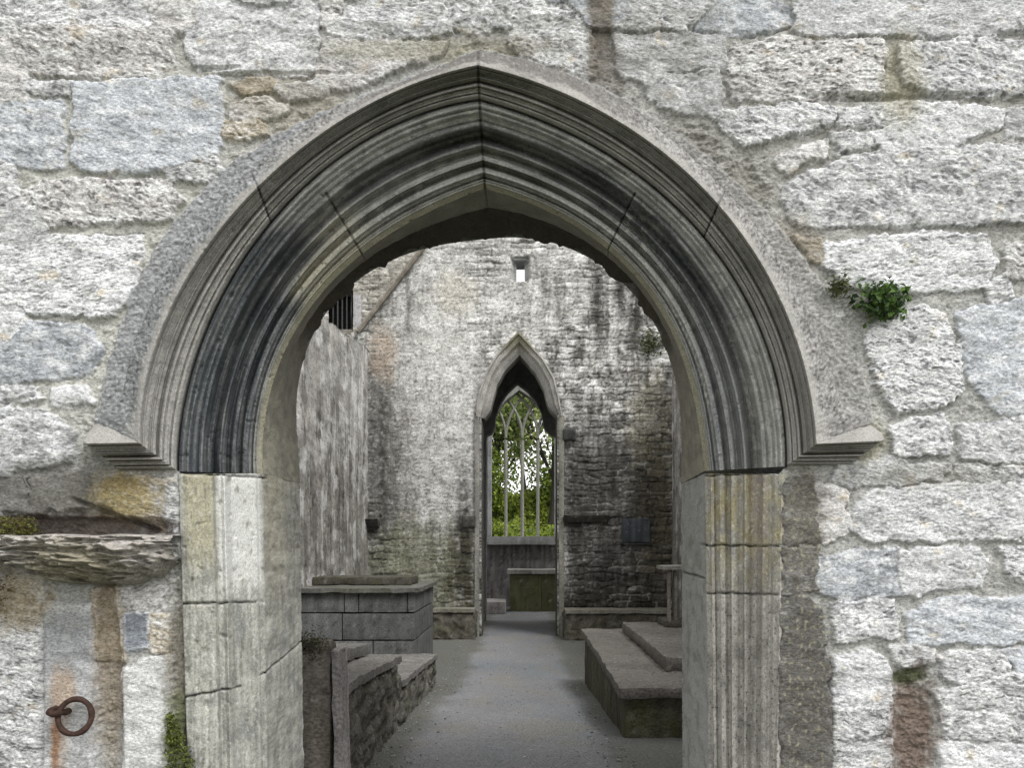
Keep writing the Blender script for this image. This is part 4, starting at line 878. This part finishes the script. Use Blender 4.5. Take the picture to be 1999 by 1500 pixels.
block('back_slab', (XW, 13.0, pz(1149, TY0) + .01), (px(804, 13.0), 13.9, pz(1128, 13.0)), (.085, .08, .065), ct, .04, .02, seed=621, moss=.4, dark=.6)
# bench along the left
bn = empty('stone_bench', (-1.6, 7.5, .3), 'low rubble bench with two levels of worn slabs running along the left of the path', 'bench')
def slope(V):                    # follows the gently falling floor
    V = V.copy(); V[:, 2] += floor_z(V[:, 1]); V[:, 0] += -.028 * (V[:, 1] - 4.72); return V
def rubble_face(name, y0, y1, x, ztop, seed, parent):
    V, Fq, C = block_arrays((XW + .4, y0, -.15), (x, y1, ztop), .022, .055, 6.5, seed, col_stone((.15, .142, .125), dark=.7, moss=.3, amp=.6), slope, .03)
    V[:, 0] += .03 * (ridge(V[:, 1] * 3.5, V[:, 2] * 9, 3, seed + 4) - .4) * (V[:, 0] > -1.4)
    return mesh_np(name, V, Fq, M_INNER, parent, C, True)
rubble_face('rubble_base', 4.75, 7.4, -1.02, .53, 630, bn); rubble_face('rubble_base', 7.41, 11.4, -1.02, .31, 631, bn)
def slab(name, lo, hi, base, seed, parent, **kw):
    V, Fq, C = block_arrays(lo, hi, .03, .018, 5, seed, col_stone(base, **kw), slope, .03)
    return mesh_np(name, V, Fq, M_INNER, parent, C, True)
slab('seat_slab', (-2.9, 4.8, .545), (-.985, 7.42, .60), (.205, .195, .18), 632, bn, streak=.1); slab('seat_slab', (-2.9, 7.44, .33), (-.98, 11.4, .385), (.20, .192, .18), 633, bn, streak=.1)
slab('upper_slab', (-3.1, 5.0, .615), (-1.27, 7.55, .70), (.19, .185, .172), 634, bn, streak=.1); slab('upper_slab', (-3.1, 7.6, .40), (-1.75, 10.5, .56), (.19, .185, .172), 635, bn, streak=.1)
# upright end slab close behind the left jamb
es = empty('upright_slab', P(628, 1560, 4.55), 'upright brown stone slab with a mossy top and pale edge, just inside the left jamb', 'slab')
YS = 4.5
def slab_top(V):
    V = V.copy(); top = V[:, 2] > pz(1300, YS); V[top, 2] += .02 * noise(V[top, 0] * 25, V[top, 1] * 25, 640); return V
block('slab_face', (px(570, YS), YS, floor_z(YS) - .05), (px(644, YS), YS + .18, pz(1256, YS)), (.18, .162, .14), es, .014, .010, 6, 641, taper=slab_top, streak=.5, moss=.25)
def edge_t(V):
    V = V.copy(); k = (V[:, 2] - floor_z(YS)) / .9; V[:, 0] += .05 * (1 - k) * .6; return V
block('slab_edge', (px(644.5, YS), YS - .015, floor_z(YS) - .05), (px(660, YS), YS + .22, pz(1268, YS)), (.34, .32, .31), es, .014, .010, 6, 642, taper=edge_t, streak=.3)
# ledges at the foot of the gable
for u0, u1, vt, yd, lab, sd in ((842, 927, 1190, 17.0, 'low rubble ledge at the wall foot left of the narrow archway', 650), (1102, 1312, 1192, 16.9, 'low rubble ledge at the wall foot right of the narrow archway', 652)):
    r = empty('wall_ledge', P((u0 + u1) / 2, 1245, yd + .3), lab, 'ledge', 'ledges at the foot of the gable wall')
    block('ledge_base', (px(u0, yd), yd, 0), (px(u1, yd), YF - .03, pz(vt + 7, yd)), (.12, .11, .09), r, .03, .045, 6, sd, dark=.6, moss=.3)
    block('ledge_slab', (px(u0, yd), yd - .05, pz(vt + 7, yd) + .005), (px(u1, yd), YF - .03, pz(vt, yd)), (.24, .23, .19), r, .04, .012, 5, sd + 1, moss=.3)
# right ledger tomb
lt = empty('ledger_tomb', (1.8, 8.5, .2), 'large low tomb with two stepped dark slabs filling the right of the nave', 'tomb')
y0, y1, xa = 6.68, 11.5, .70; zt = EYE - 1.10
def tomb_base(V):
    V = V.copy(); return V
def tb(): 
    b = []; ys = [y0 + .05, 7.9, 9.3, 10.4, y1 - .04]
    for a, c in zip(ys[:-1], ys[1:]): b.append(((xa + .05, a + .004, -.1), (XE, c - .004, zt - .085)))
    return b
blocks('tomb_base', tb(), (.10, .096, .068), lt, .035, .012, 660, moss=.45, streak=.5)
block('lower_slab', (xa, y0, zt - .08), (XE - .02, y1, zt), (.25, .225, .19), lt, .03, .008, 3, 662, streak=.1, amp_=0) if False else block('lower_slab', (xa, y0, zt - .08), (XE - .02, y1, zt), (.175, .162, .145), lt, .03, .016, 4.5, 662, streak=.1, rnd=.03)
block('upper_slab', (1.19, 7.54, zt + .005), (XE - .03, 11.03, zt + .125), (.18, .168, .152), lt, .03, .014, 4.5, 663, streak=.1, rnd=.03)
# little table monument at the far right
tm = empty('table_monument', P(1320, 1222, 11.2), 'small stone table monument on thin pillars at the right wall', 'monument')
ym = 10.3; zb = zt + .13
block('table_slab', (px(1294, ym), ym, pz(1113, ym)), (px(1420, ym), ym + .6, pz(1106, ym)), (.30, .29, .26), tm, .03, .006, seed=670)
for u0, u1, dy in ((1305, 1311, .03), (1318, 1324, .06), (1334, 1345, .06)):
    block('pillar', (px(u0, ym), ym + dy, zb), (px(u1, ym), ym + dy + .1, pz(1113, ym) - .004), (.24, .22, .19), tm, .03, .004, seed=671 + u0)
block('plinth', (px(1297, ym), ym - .02, zb - .004), (px(1420, ym), ym + .6, zb + .07), (.12, .11, .09), tm, .03, .01, seed=679)
# corbels and stones let into the gable
def corbel(u0, u1, v0, v1, dpt, base, label, seed, name='corbel', cat='corbel'):
    def tp(V):
        V = V.copy(); k = np.clip((V[:, 2] - pz(v1, YF)) / (pz(v0, YF) - pz(v1, YF)), 0, 1); f = (YF - V[:, 1]) / dpt
        V[:, 1] += np.where(f > .2, (1 - k) * dpt * .45, 0); return V
    o = block(name, (px(u0, YF), YF - dpt, pz(v1, YF)), (px(u1, YF), YF + .1, pz(v0, YF)), base, None, .03, .012, 5, seed, taper=tp)
    return tag(o, label, cat, 'stones jutting from the gable wall')
corbel(1098, 1124, 840, 861, .22, (.10, .10, .095), 'dark square stub of stone right of the narrow arch head', 680)
corbel(1099, 1188, 1007, 1021, .22, (.075, .07, .06), 'long dark shelf stone right of the narrow archway', 681)
corbel(903, 929, 1008, 1030, .18, (.14, .135, .12), 'small corbel stone hard against the left archway jamb', 682)
corbel(714, 742, 1014, 1030, .3, (.06, .055, .05), 'small dark corbel in the corner of side wall and gable', 683)
pl = empty('memorial_panel', P(1240, 1060, YF), 'blue-grey slate panel set in the dark right part of the gable wall', 'plaque')
block('slate', (px(1213, YF), YF - .09, pz(1060, YF)), (px(1268, YF), YF - .02, pz(1013, YF)), (.062, .070, .078), pl, .03, .006, 6, 690, streak=.6, dark=.2)
block('frame', (px(1209, YF), YF - .11, pz(1064, YF)), (px(1272, YF), YF - .02, pz(1060.5, YF)), (.05, .05, .05), pl, .04, .01, 6, 691)
# loose pale pebbles
for k, (u, v, Y) in enumerate(((993, 1203, 22.9), (1060, 1201, 23.2), (848, 1301, 12.6))):
    pt = P(u, v, Y); z = float(floor_z(Y)); r = .035
    o = block('pebble', (pt.x - r, Y - r, z), (pt.x + r, Y + r, z + r * 1.3), (.6, .59, .56), None, .012, .006, 20, 700 + k, rnd=.03)
    tag(o, ['white pebble on the floor in front of the altar step', 'white pebble on the floor in front of the altar', 'pale pebble beside the far end of the left bench'][k], 'pebble', 'loose pebbles on the floor')

# ------------------------------------------------------------------ rough ledge stone left of the doorway
def ledge_stone():
    u = np.arange(-420, 356, 2.5); vt = 1046 + 3 * noise(u / 60, 0 * u, 800); vb = np.interp(u, [-420, -60, 10, 60, 130, 220, 270, 320, 352], [1090, 1096, 1090, 1112, 1140, 1144, 1142, 1126, 1098]) + 5 * noise(u / 22, 0 * u, 799)
    p = np.interp(u, [-420, 0, 120, 250, 320, 352], [.17, .17, .17, .16, .14, .10])
    k = np.linspace(0, 1, 90); pk = np.array([0, .08, .12, .45, .62, .82, .95, 1.]); pd = np.array([0, .85, 1.0, 1.02, .92, .62, .25, -.15]); pvv = np.array([0, .0, .03, .45, .68, .88, .97, 1.])
    dd = np.interp(k, pk, pd); vvk = np.interp(k, pk, pvv)
    U = u[:, None] + 0 * k[None]; V = vt[:, None] * (1 - vvk) + vb[:, None] * vvk
    lay = V + 7 * noise(U / 70, V / 30, 801) - .10 * (U - 150) * np.clip((V - 1060) / 60, 0, 1)
    n = ridge(U / 38, lay / 10, 3, 802) - .4 + .9 * noise(U / 15, lay / 6, 803) + .7 * noise(U / 90, lay / 14, 804)
    n = n + 1.2 * (sstep(-.1, .1, noise(U / 60, lay / 11, 811)) - .5) + .9 * (sstep(-.08, .08, noise(U / 34, lay / 7, 812)) - .5)
    d = p[:, None] * dd[None] + .015 * n * sstep(.02, .14, k)[None] + .035 * fbm(U / 70, V / 34, 3, 805) * sstep(.02, .14, k)[None]
    Y = D - d + .01
    C = np.ones(U.shape + (3,)) * np.array((.33, .31, .28)) * (1 + .3 * fbm(U / 40, lay / 12, 4, 806))[..., None]
    C *= (1 - .45 * sstep(.2, .7, noise(U / 22, lay / 3.5, 807)))[..., None]; C = mix(C, (.50, .46, .44), .6 * sstep(.55, .1, vvk)[None] * sstep(-.2, .5, noise(U / 18, V / 8, 808)))
    C = mix(C, (.17, .165, .12), .5 * sstep(.5, .9, vvk)[None] + 0 * U)
    C = mix(C, (.15, .13, .05), .5 * blob(U, V, 180, 1100, 90, 40, .3 * noise(U / 20, V / 20, 809)))
    o = grid_mesh('ledge_stone', np.stack([(U - CU) / F * D, Y, EYE - (V - CV) / F * D], -1), C, M_RUBBLE, None, flip=False, origin=P(150, 1140, D))
    tag(o, 'rough layered ledge stone jutting from the wall left of the doorway, above the iron ring', 'ledge stone')
ledge_stone()

# ------------------------------------------------------------------ iron ring
ir = empty('iron_ring', P(127, 1385, D - .03), 'rusty iron mooring ring hanging from a staple on the left of the front wall', 'ring')
c = P(146, 1400, D - .06); a = np.linspace(0, 2 * math.pi, 49); R = .0535
pts = np.stack([c.x + R * np.cos(a), c.y + .018 * np.cos(a) * 0 + .012 * np.sin(a), c.z + R * np.sin(a)], -1)
V_, Fq_ = tube(pts, .0092 + .0008 * np.sin(5 * a), 10); mesh_np('ring', V_, Fq_, M_IRON, ir)
c2 = P(121, 1386, D)
stp = [(c2.x - .012, D + .02, c2.z + .004), (c2.x - .012, D - .045, c2.z + .004), (c2.x - .004, D - .068, c2.z + .003), (c2.x + .012, D - .078, c2.z), (c2.x + .026, D - .066, c2.z - .001), (c2.x + .03, D - .04, c2.z - .002), (c2.x + .03, D + .02, c2.z - .002)]
V_, Fq_ = tube(resample3 if False else stp, .011, 10); mesh_np('staple', V_, Fq_, M_IRON, ir)

# ------------------------------------------------------------------ leaves: ferns, moss, bushes, trees
def leaves(centers, normals, size, cols, rs, lobes=1, bend=.3):
    n = len(centers); t = rs.randn(n, 3); t -= normals * (t * normals).sum(1, keepdims=True); t /= np.linalg.norm(t, axis=1, keepdims=True) + 1e-9
    b = np.cross(normals, t); s = size[:, None]
    V = np.stack([centers, centers + t * s * .5 + b * s * .34 + normals * s * .08, centers + t * s - normals * s * bend, centers + t * s * .5 - b * s * .34 + normals * s * .08], 1)
    q = np.arange(4 * n).reshape(n, 4); C = np.repeat(cols, 4, 0)
    return V.reshape(-1, 3), q, C
def clump(name, n, shape, size, ca, cb, seed, parent=None, origin=None, up=(0, -.6, .5)):
    rs = np.random.RandomState(seed); c, nr = shape(rs, n); nr = nr + .9 * rs.randn(n, 3) + np.array(up); nr /= np.linalg.norm(nr, axis=1, keepdims=True)
    k = rs.rand(n, 1) ** 1.3; cols = np.array(ca) * (1 - k) + np.array(cb) * k; cols *= rs.uniform(.75, 1.25, (n, 1))
    V, q, C = leaves(c, nr, size * rs.uniform(.6, 1.4, n), cols, rs)
    return mesh_np(name, V, q, M_LEAF, parent, C, False, origin)
def half_ball(cu, cv, ru, rv, depth, Y=None, lump=.85):
    def f(rs, n):
        v = rs.randn(n, 3); v /= np.linalg.norm(v, axis=1, keepdims=True); v[:, 1] = -np.abs(v[:, 1]); r = rs.rand(n, 1) ** .4
        w = 1 + lump * noise(v[:, 0] * 2.3 + cu, v[:, 2] * 2.3, 900)[:, None]; v2 = v * r * w
        px_ = D / F; c = P(cu, cv, D)
        return np.stack([c.x + v2[:, 0] * ru * px_, c.y - .01 + v2[:, 1] * depth, c.z + v2[:, 2] * rv * px_], -1), v
    return f
def plant(cu, cv, ru, rv, dep, n, size, ca, cb, label, seed, stems=7, name='wall_fern'):
    o = empty(name, P(cu, cv + rv * .3, D - .01), label, 'plant', 'small plants in the wall joints')
    clump('foliage', n, half_ball(cu, cv, ru, rv, dep), size, ca, cb, seed, o)
    rs = random.Random(seed); parts = []
    for k in range(stems):
        b = P(cu + rs.uniform(-8, 8), cv + rs.uniform(-4, 10), D + .01); e = P(cu + rs.uniform(-1, 1) * ru * .8, cv + rs.uniform(-1, 1) * rv * .8, D - dep * .8)
        parts.append(tube([b, (b + e) / 2 + Vector((0, -.01, .01)), e], .0012, 4))
    tube_obj('stem', parts, M_LEAF, o, (.06, .08, .02))
plant(1716, 594, 50, 40, .07, 520, .019, (.018, .045, .010), (.11, .20, .035), 'bright green fern clump growing from a joint right of the arch', 910)
plant(1634, 562, 25, 22, .04, 130, .014, (.05, .055, .02), (.13, .15, .05), 'smaller brownish fern tuft between the hood and the bright clump', 912, 4)
def patch(u0, u1, v0, v1, dep, Y=D):
    def f(rs, n):
        u = rs.uniform(u0, u1, n); v = rs.uniform(v0, v1, n); k = (noise(u / 14, v / 10, 920) > -.15); u = np.where(k, u, (u + u0 + (u1 - u0) * .3) / 2)
        c = W(u, v, Y); c[:, 1] = Y - dep * (.2 + .8 * rs.rand(n)) ; return c, np.tile(np.array([0, -.6, .6]), (n, 1))
    return f
def moss(name, label, shape, n, size, ca, cb, seed, org):
    o = clump(name, n, shape, size, ca, cb, seed, None, np.array(org)); return tag(o, label, 'moss', None, None)
def patch_round(cu, cv, ru, rv, dep):
    def f(rs, n):
        u = cu + ru * rs.randn(n) * .6; v = cv + rv * rs.randn(n) * .6; k = noise(u / 16, v / 14, 921) > -.1; u = np.where(k, u, cu + (u - cu) * .4)
        c = W(u, v, D); c[:, 1] = D - .012 - dep * rs.rand(n); return c, np.tile(np.array([0, -.6, .6]), (n, 1))
    return f
def tri_patch(rs, n):            # spreads towards the ground beside the left jamb
    v = 1390 + 330 * rs.rand(n) ** .8; wd = np.interp(v, [1390, 1440, 1500, 1720], [12, 32, 62, 130]); u = 338 + rs.rand(n) * wd - 8
    c = W(u, v, D); c[:, 1] = D - .004 - .03 * rs.rand(n) - np.clip((v - 1430) / 300, 0, 1) * .08 * rs.rand(n); return c, np.tile(np.array([0, -.7, .5]), (n, 1))
moss('moss_clump', 'yellow-green moss creeping up the foot of the left jamb', tri_patch, 2600, .010, (.035, .05, .008), (.20, .23, .04), 930, P(345, 1500, D))
moss('moss_clump', 'green and rust moss on top of the rough ledge stone', patch(-160, 92, 1012, 1048, .14), 4200, .009, (.06, .035, .015), (.17, .19, .03), 931, P(30, 1045, D - .05))
moss('moss_clump', 'dry golden moss at the left border under the ledge stone', patch_round(-30, 1162, 48, 42, .035), 1500, .008, (.09, .06, .015), (.24, .18, .06), 932, P(0, 1180, D))
def gable_moss(rs, n):
    u = 1268 + 11 * rs.randn(n); v = 672 + 14 * rs.randn(n); c = W(u, v, YF); c[:, 1] -= .25 * rs.rand(n); return c, np.tile(np.array([0, -.7, .5]), (n, 1))
o = empty('ivy_tuft', P(1268, 680, YF), 'green ivy tuft high on the right of the far gable wall', 'plant'); clump('foliage', 300, gable_moss, .06, (.03, .04, .012), (.12, .14, .05), 933, o)
tube_obj('stem', [tube([P(1268, 700, YF), P(1266, 680, YF - .1), P(1270, 660, YF - .12)], .012, 5)], M_BARK, o)
def slab_moss(rs, n):
    c = np.stack([px(598, YS) + .05 * rs.randn(n), YS + .02 + .09 * rs.rand(n) - .05, pz(1262, YS) + .03 * rs.randn(n)], -1); return c, np.tile(np.array([0, -.4, .8]), (n, 1))
moss('moss_clump', 'dark moss capping the upright brown slab', slab_moss, 1300, .010, (.03, .03, .012), (.09, .09, .035), 934, (px(598, YS), YS, pz(1262, YS)))

# beyond the window: bank, bushes, trees
def bank():
    xs = np.linspace(-14, 14, 60); ys = np.linspace(29, 60, 60); X, Y = np.meshgrid(xs, ys)
    Z = np.interp(Y, [29, 31, 33, 40, 60], [-.3, .3, 1.2, 4.0, 4.6]) + .7 * fbm(X * .5, Y * .4, 3, 950)
    C = np.ones(X.shape + (3,)) * np.array((.07, .10, .02)); tag(grid_mesh('hill', np.stack([X, Y, Z], -1), C, M_GRAVEL), kind='structure')
bank()
def cover():                     # low leafy growth all over the bank
    def f(rs, n):
        x = rs.uniform(-3.2, 3.0, n); y = 30 + 11 * rs.rand(n); z = np.interp(y, [29, 31, 33, 40, 60], [-.3, .3, 1.2, 4.0, 4.6]) + .7 * fbm(x * .5, y * .4, 3, 950)
        return np.stack([x, y, z + .35 * rs.rand(n) * (1 + noise(x, y, 951))], -1), np.tile(np.array([0, -.5, .7]), (n, 1))
    o = clump('ground_cover', 16000, f, .17, (.07, .11, .012), (.38, .45, .05), 952, None, np.array((0, 34, 1.))); tag(o, 'bright green ground cover and grass on the bank beyond the window', 'ground cover', None, 'stuff')
cover()
def bush(x, y, z, r, hgt, n, label, seed):
    o = empty('leafy_bush', (x, y, z), label, 'bush', 'bushes on the bank beyond the window')
    def f(rs, n):
        v = rs.randn(n, 3); v /= np.linalg.norm(v, axis=1, keepdims=True); q = rs.rand(n, 1) ** .45; w = 1 + .4 * noise(v[:, 0] * 2 + seed, v[:, 2] * 2 + v[:, 1], 960)[:, None]
        return np.array([x, y, z + hgt * .45]) + v * q * w * np.array([r, r * .7, hgt * .55]), v
    clump('foliage', n, f, .15, (.09, .14, .02), (.42, .52, .08), seed, o)
    tube_obj('stem', [tube([(x + dx, y, z - .1), (x + dx * 3, y, z + hgt * .5)], .03, 5) for dx in (-.1, 0, .12)], M_BARK, o)
for k, (x, y, z, r, h, lab) in enumerate(((-2.1, 31.5, .3, 1.3, 2.4, 'yellow-green bush low behind the leftmost window light'), (-.2, 31.8, .4, 1.2, 2.2, 'bright green bush low behind the middle mullion'), (1.6, 31.4, .3, 1.4, 2.5, 'yellow-green bush low behind the rightmost window light'), (-1.5, 37.5, 3.0, 1.2, 3.2, 'mid green bush higher up the bank behind the left mullion'), (1.1, 38.5, 3.4, 1.1, 2.6, 'mid green bush higher up the bank behind the right mullion'), (-2.5, 36.5, 2.4, 1.2, 4.6, 'tall green bush at the left side of the window view'))):
    bush(x, y, z, r, h, 1900, lab, 970 + k)
def tree(x, y, z, hgt, seed, label, nleaf, lean=0., r0=.13, low=.35):
    o = empty('slender_tree', (x, y, z), label, 'tree', 'trees on the bank beyond the window'); rs = random.Random(seed); parts = []; tips = []
    def grow(p, d, L, r, lev):
        pts = [np.array(p)]; dd = np.array(d, float)
        for k in range(5):
            dd = dd + np.array([rs.uniform(-.14, .14), rs.uniform(-.14, .14), .05]); dd /= np.linalg.norm(dd); pts.append(pts[-1] + dd * L / 5)
        parts.append(tube(pts, np.linspace(r, r * .5, 6), 6))
        if lev >= 2: tips.extend(pts[2:])
        if lev < 4:
            for k in range(3 if lev else 6):
                t = rs.uniform(.3, 1) if lev else rs.uniform(low, 1); q = pts[min(5, int(t * 5))]; a = rs.uniform(0, 6.28); s = rs.uniform(.5, .95)
                nd = dd + s * np.array([math.cos(a), math.sin(a) * .8, .25]); grow(q, nd / np.linalg.norm(nd), L * rs.uniform(.45, .65), r * .5, lev + 1)
    grow((x, y, z - .2), (lean, 0, 1), hgt * .75, r0, 0)
    tube_obj('trunk', parts, M_BARK, o); tp = np.array(tips)
    def f(rr, n):
        c = tp[rr.randint(0, len(tp), n)] + .38 * rr.randn(n, 3); v = rr.randn(n, 3); return c, v / np.linalg.norm(v, axis=1, keepdims=True)
    clump('crown', nleaf, f, .19, (.13, .19, .05), (.48, .55, .20), seed + 1, o)
tree(.95, 37, 2.7, 7.2, 990, 'dark bare-stemmed tree behind the right window lights', 2300, .03); tree(1.6, 39, 3.5, 7.4, 991, 'thin forking tree at the right side of the window view', 2600, .05, .1)
tree(-1.9, 38, 3.1, 7.6, 992, 'leafier tree at the left side of the window view', 6500, .04, .12, .12); tree(.0, 41, 3.9, 7.2, 993, 'thin tree behind the middle of the window', 2600, -.03, .09, .25)

def grit():
    rs = np.random.RandomState(77); n = 1500; Y = 4.6 + 12.5 * rs.rand(n) ** 1.3; side = rs.rand(n) < .5
    e = np.abs(rs.randn(n)) * .16; X = np.where(side, -1.0 - .028 * (Y - 4.7) + e, np.where(Y < 11.5, .70 - e, 1.2 - e * 2)); mid = rs.rand(n) < .3; X = np.where(mid, rs.uniform(-1, .7, n), X)
    r = .004 + .011 * rs.rand(n) ** 3; Z = floor_z(Y) + .4 * r
    o8 = np.array([(1, 0, 0), (-1, 0, 0), (0, 1, 0), (0, -1, 0), (0, 0, .7), (0, 0, -.7)]); tri = np.array([(0, 2, 4), (2, 1, 4), (1, 3, 4), (3, 0, 4), (2, 0, 5), (1, 2, 5), (3, 1, 5), (0, 3, 5)])
    V = np.stack([X, Y, Z], -1)[:, None] + o8[None] * r[:, None, None] * rs.uniform(.6, 1.4, (n, 6, 1)); Fq = (tri[None] + 6 * np.arange(n)[:, None, None]).reshape(-1, 3)
    C = np.repeat(rs.uniform(.12, .42, (n, 1)) * np.array((1, .98, .94)), 6, 0)
    o = mesh_np('grit', V.reshape(-1, 3), Fq, M_GRAVEL, None, C, False); tag(o, 'fine loose grit scattered over the path and along the foot of the tombs', 'grit', None, 'stuff')
grit()
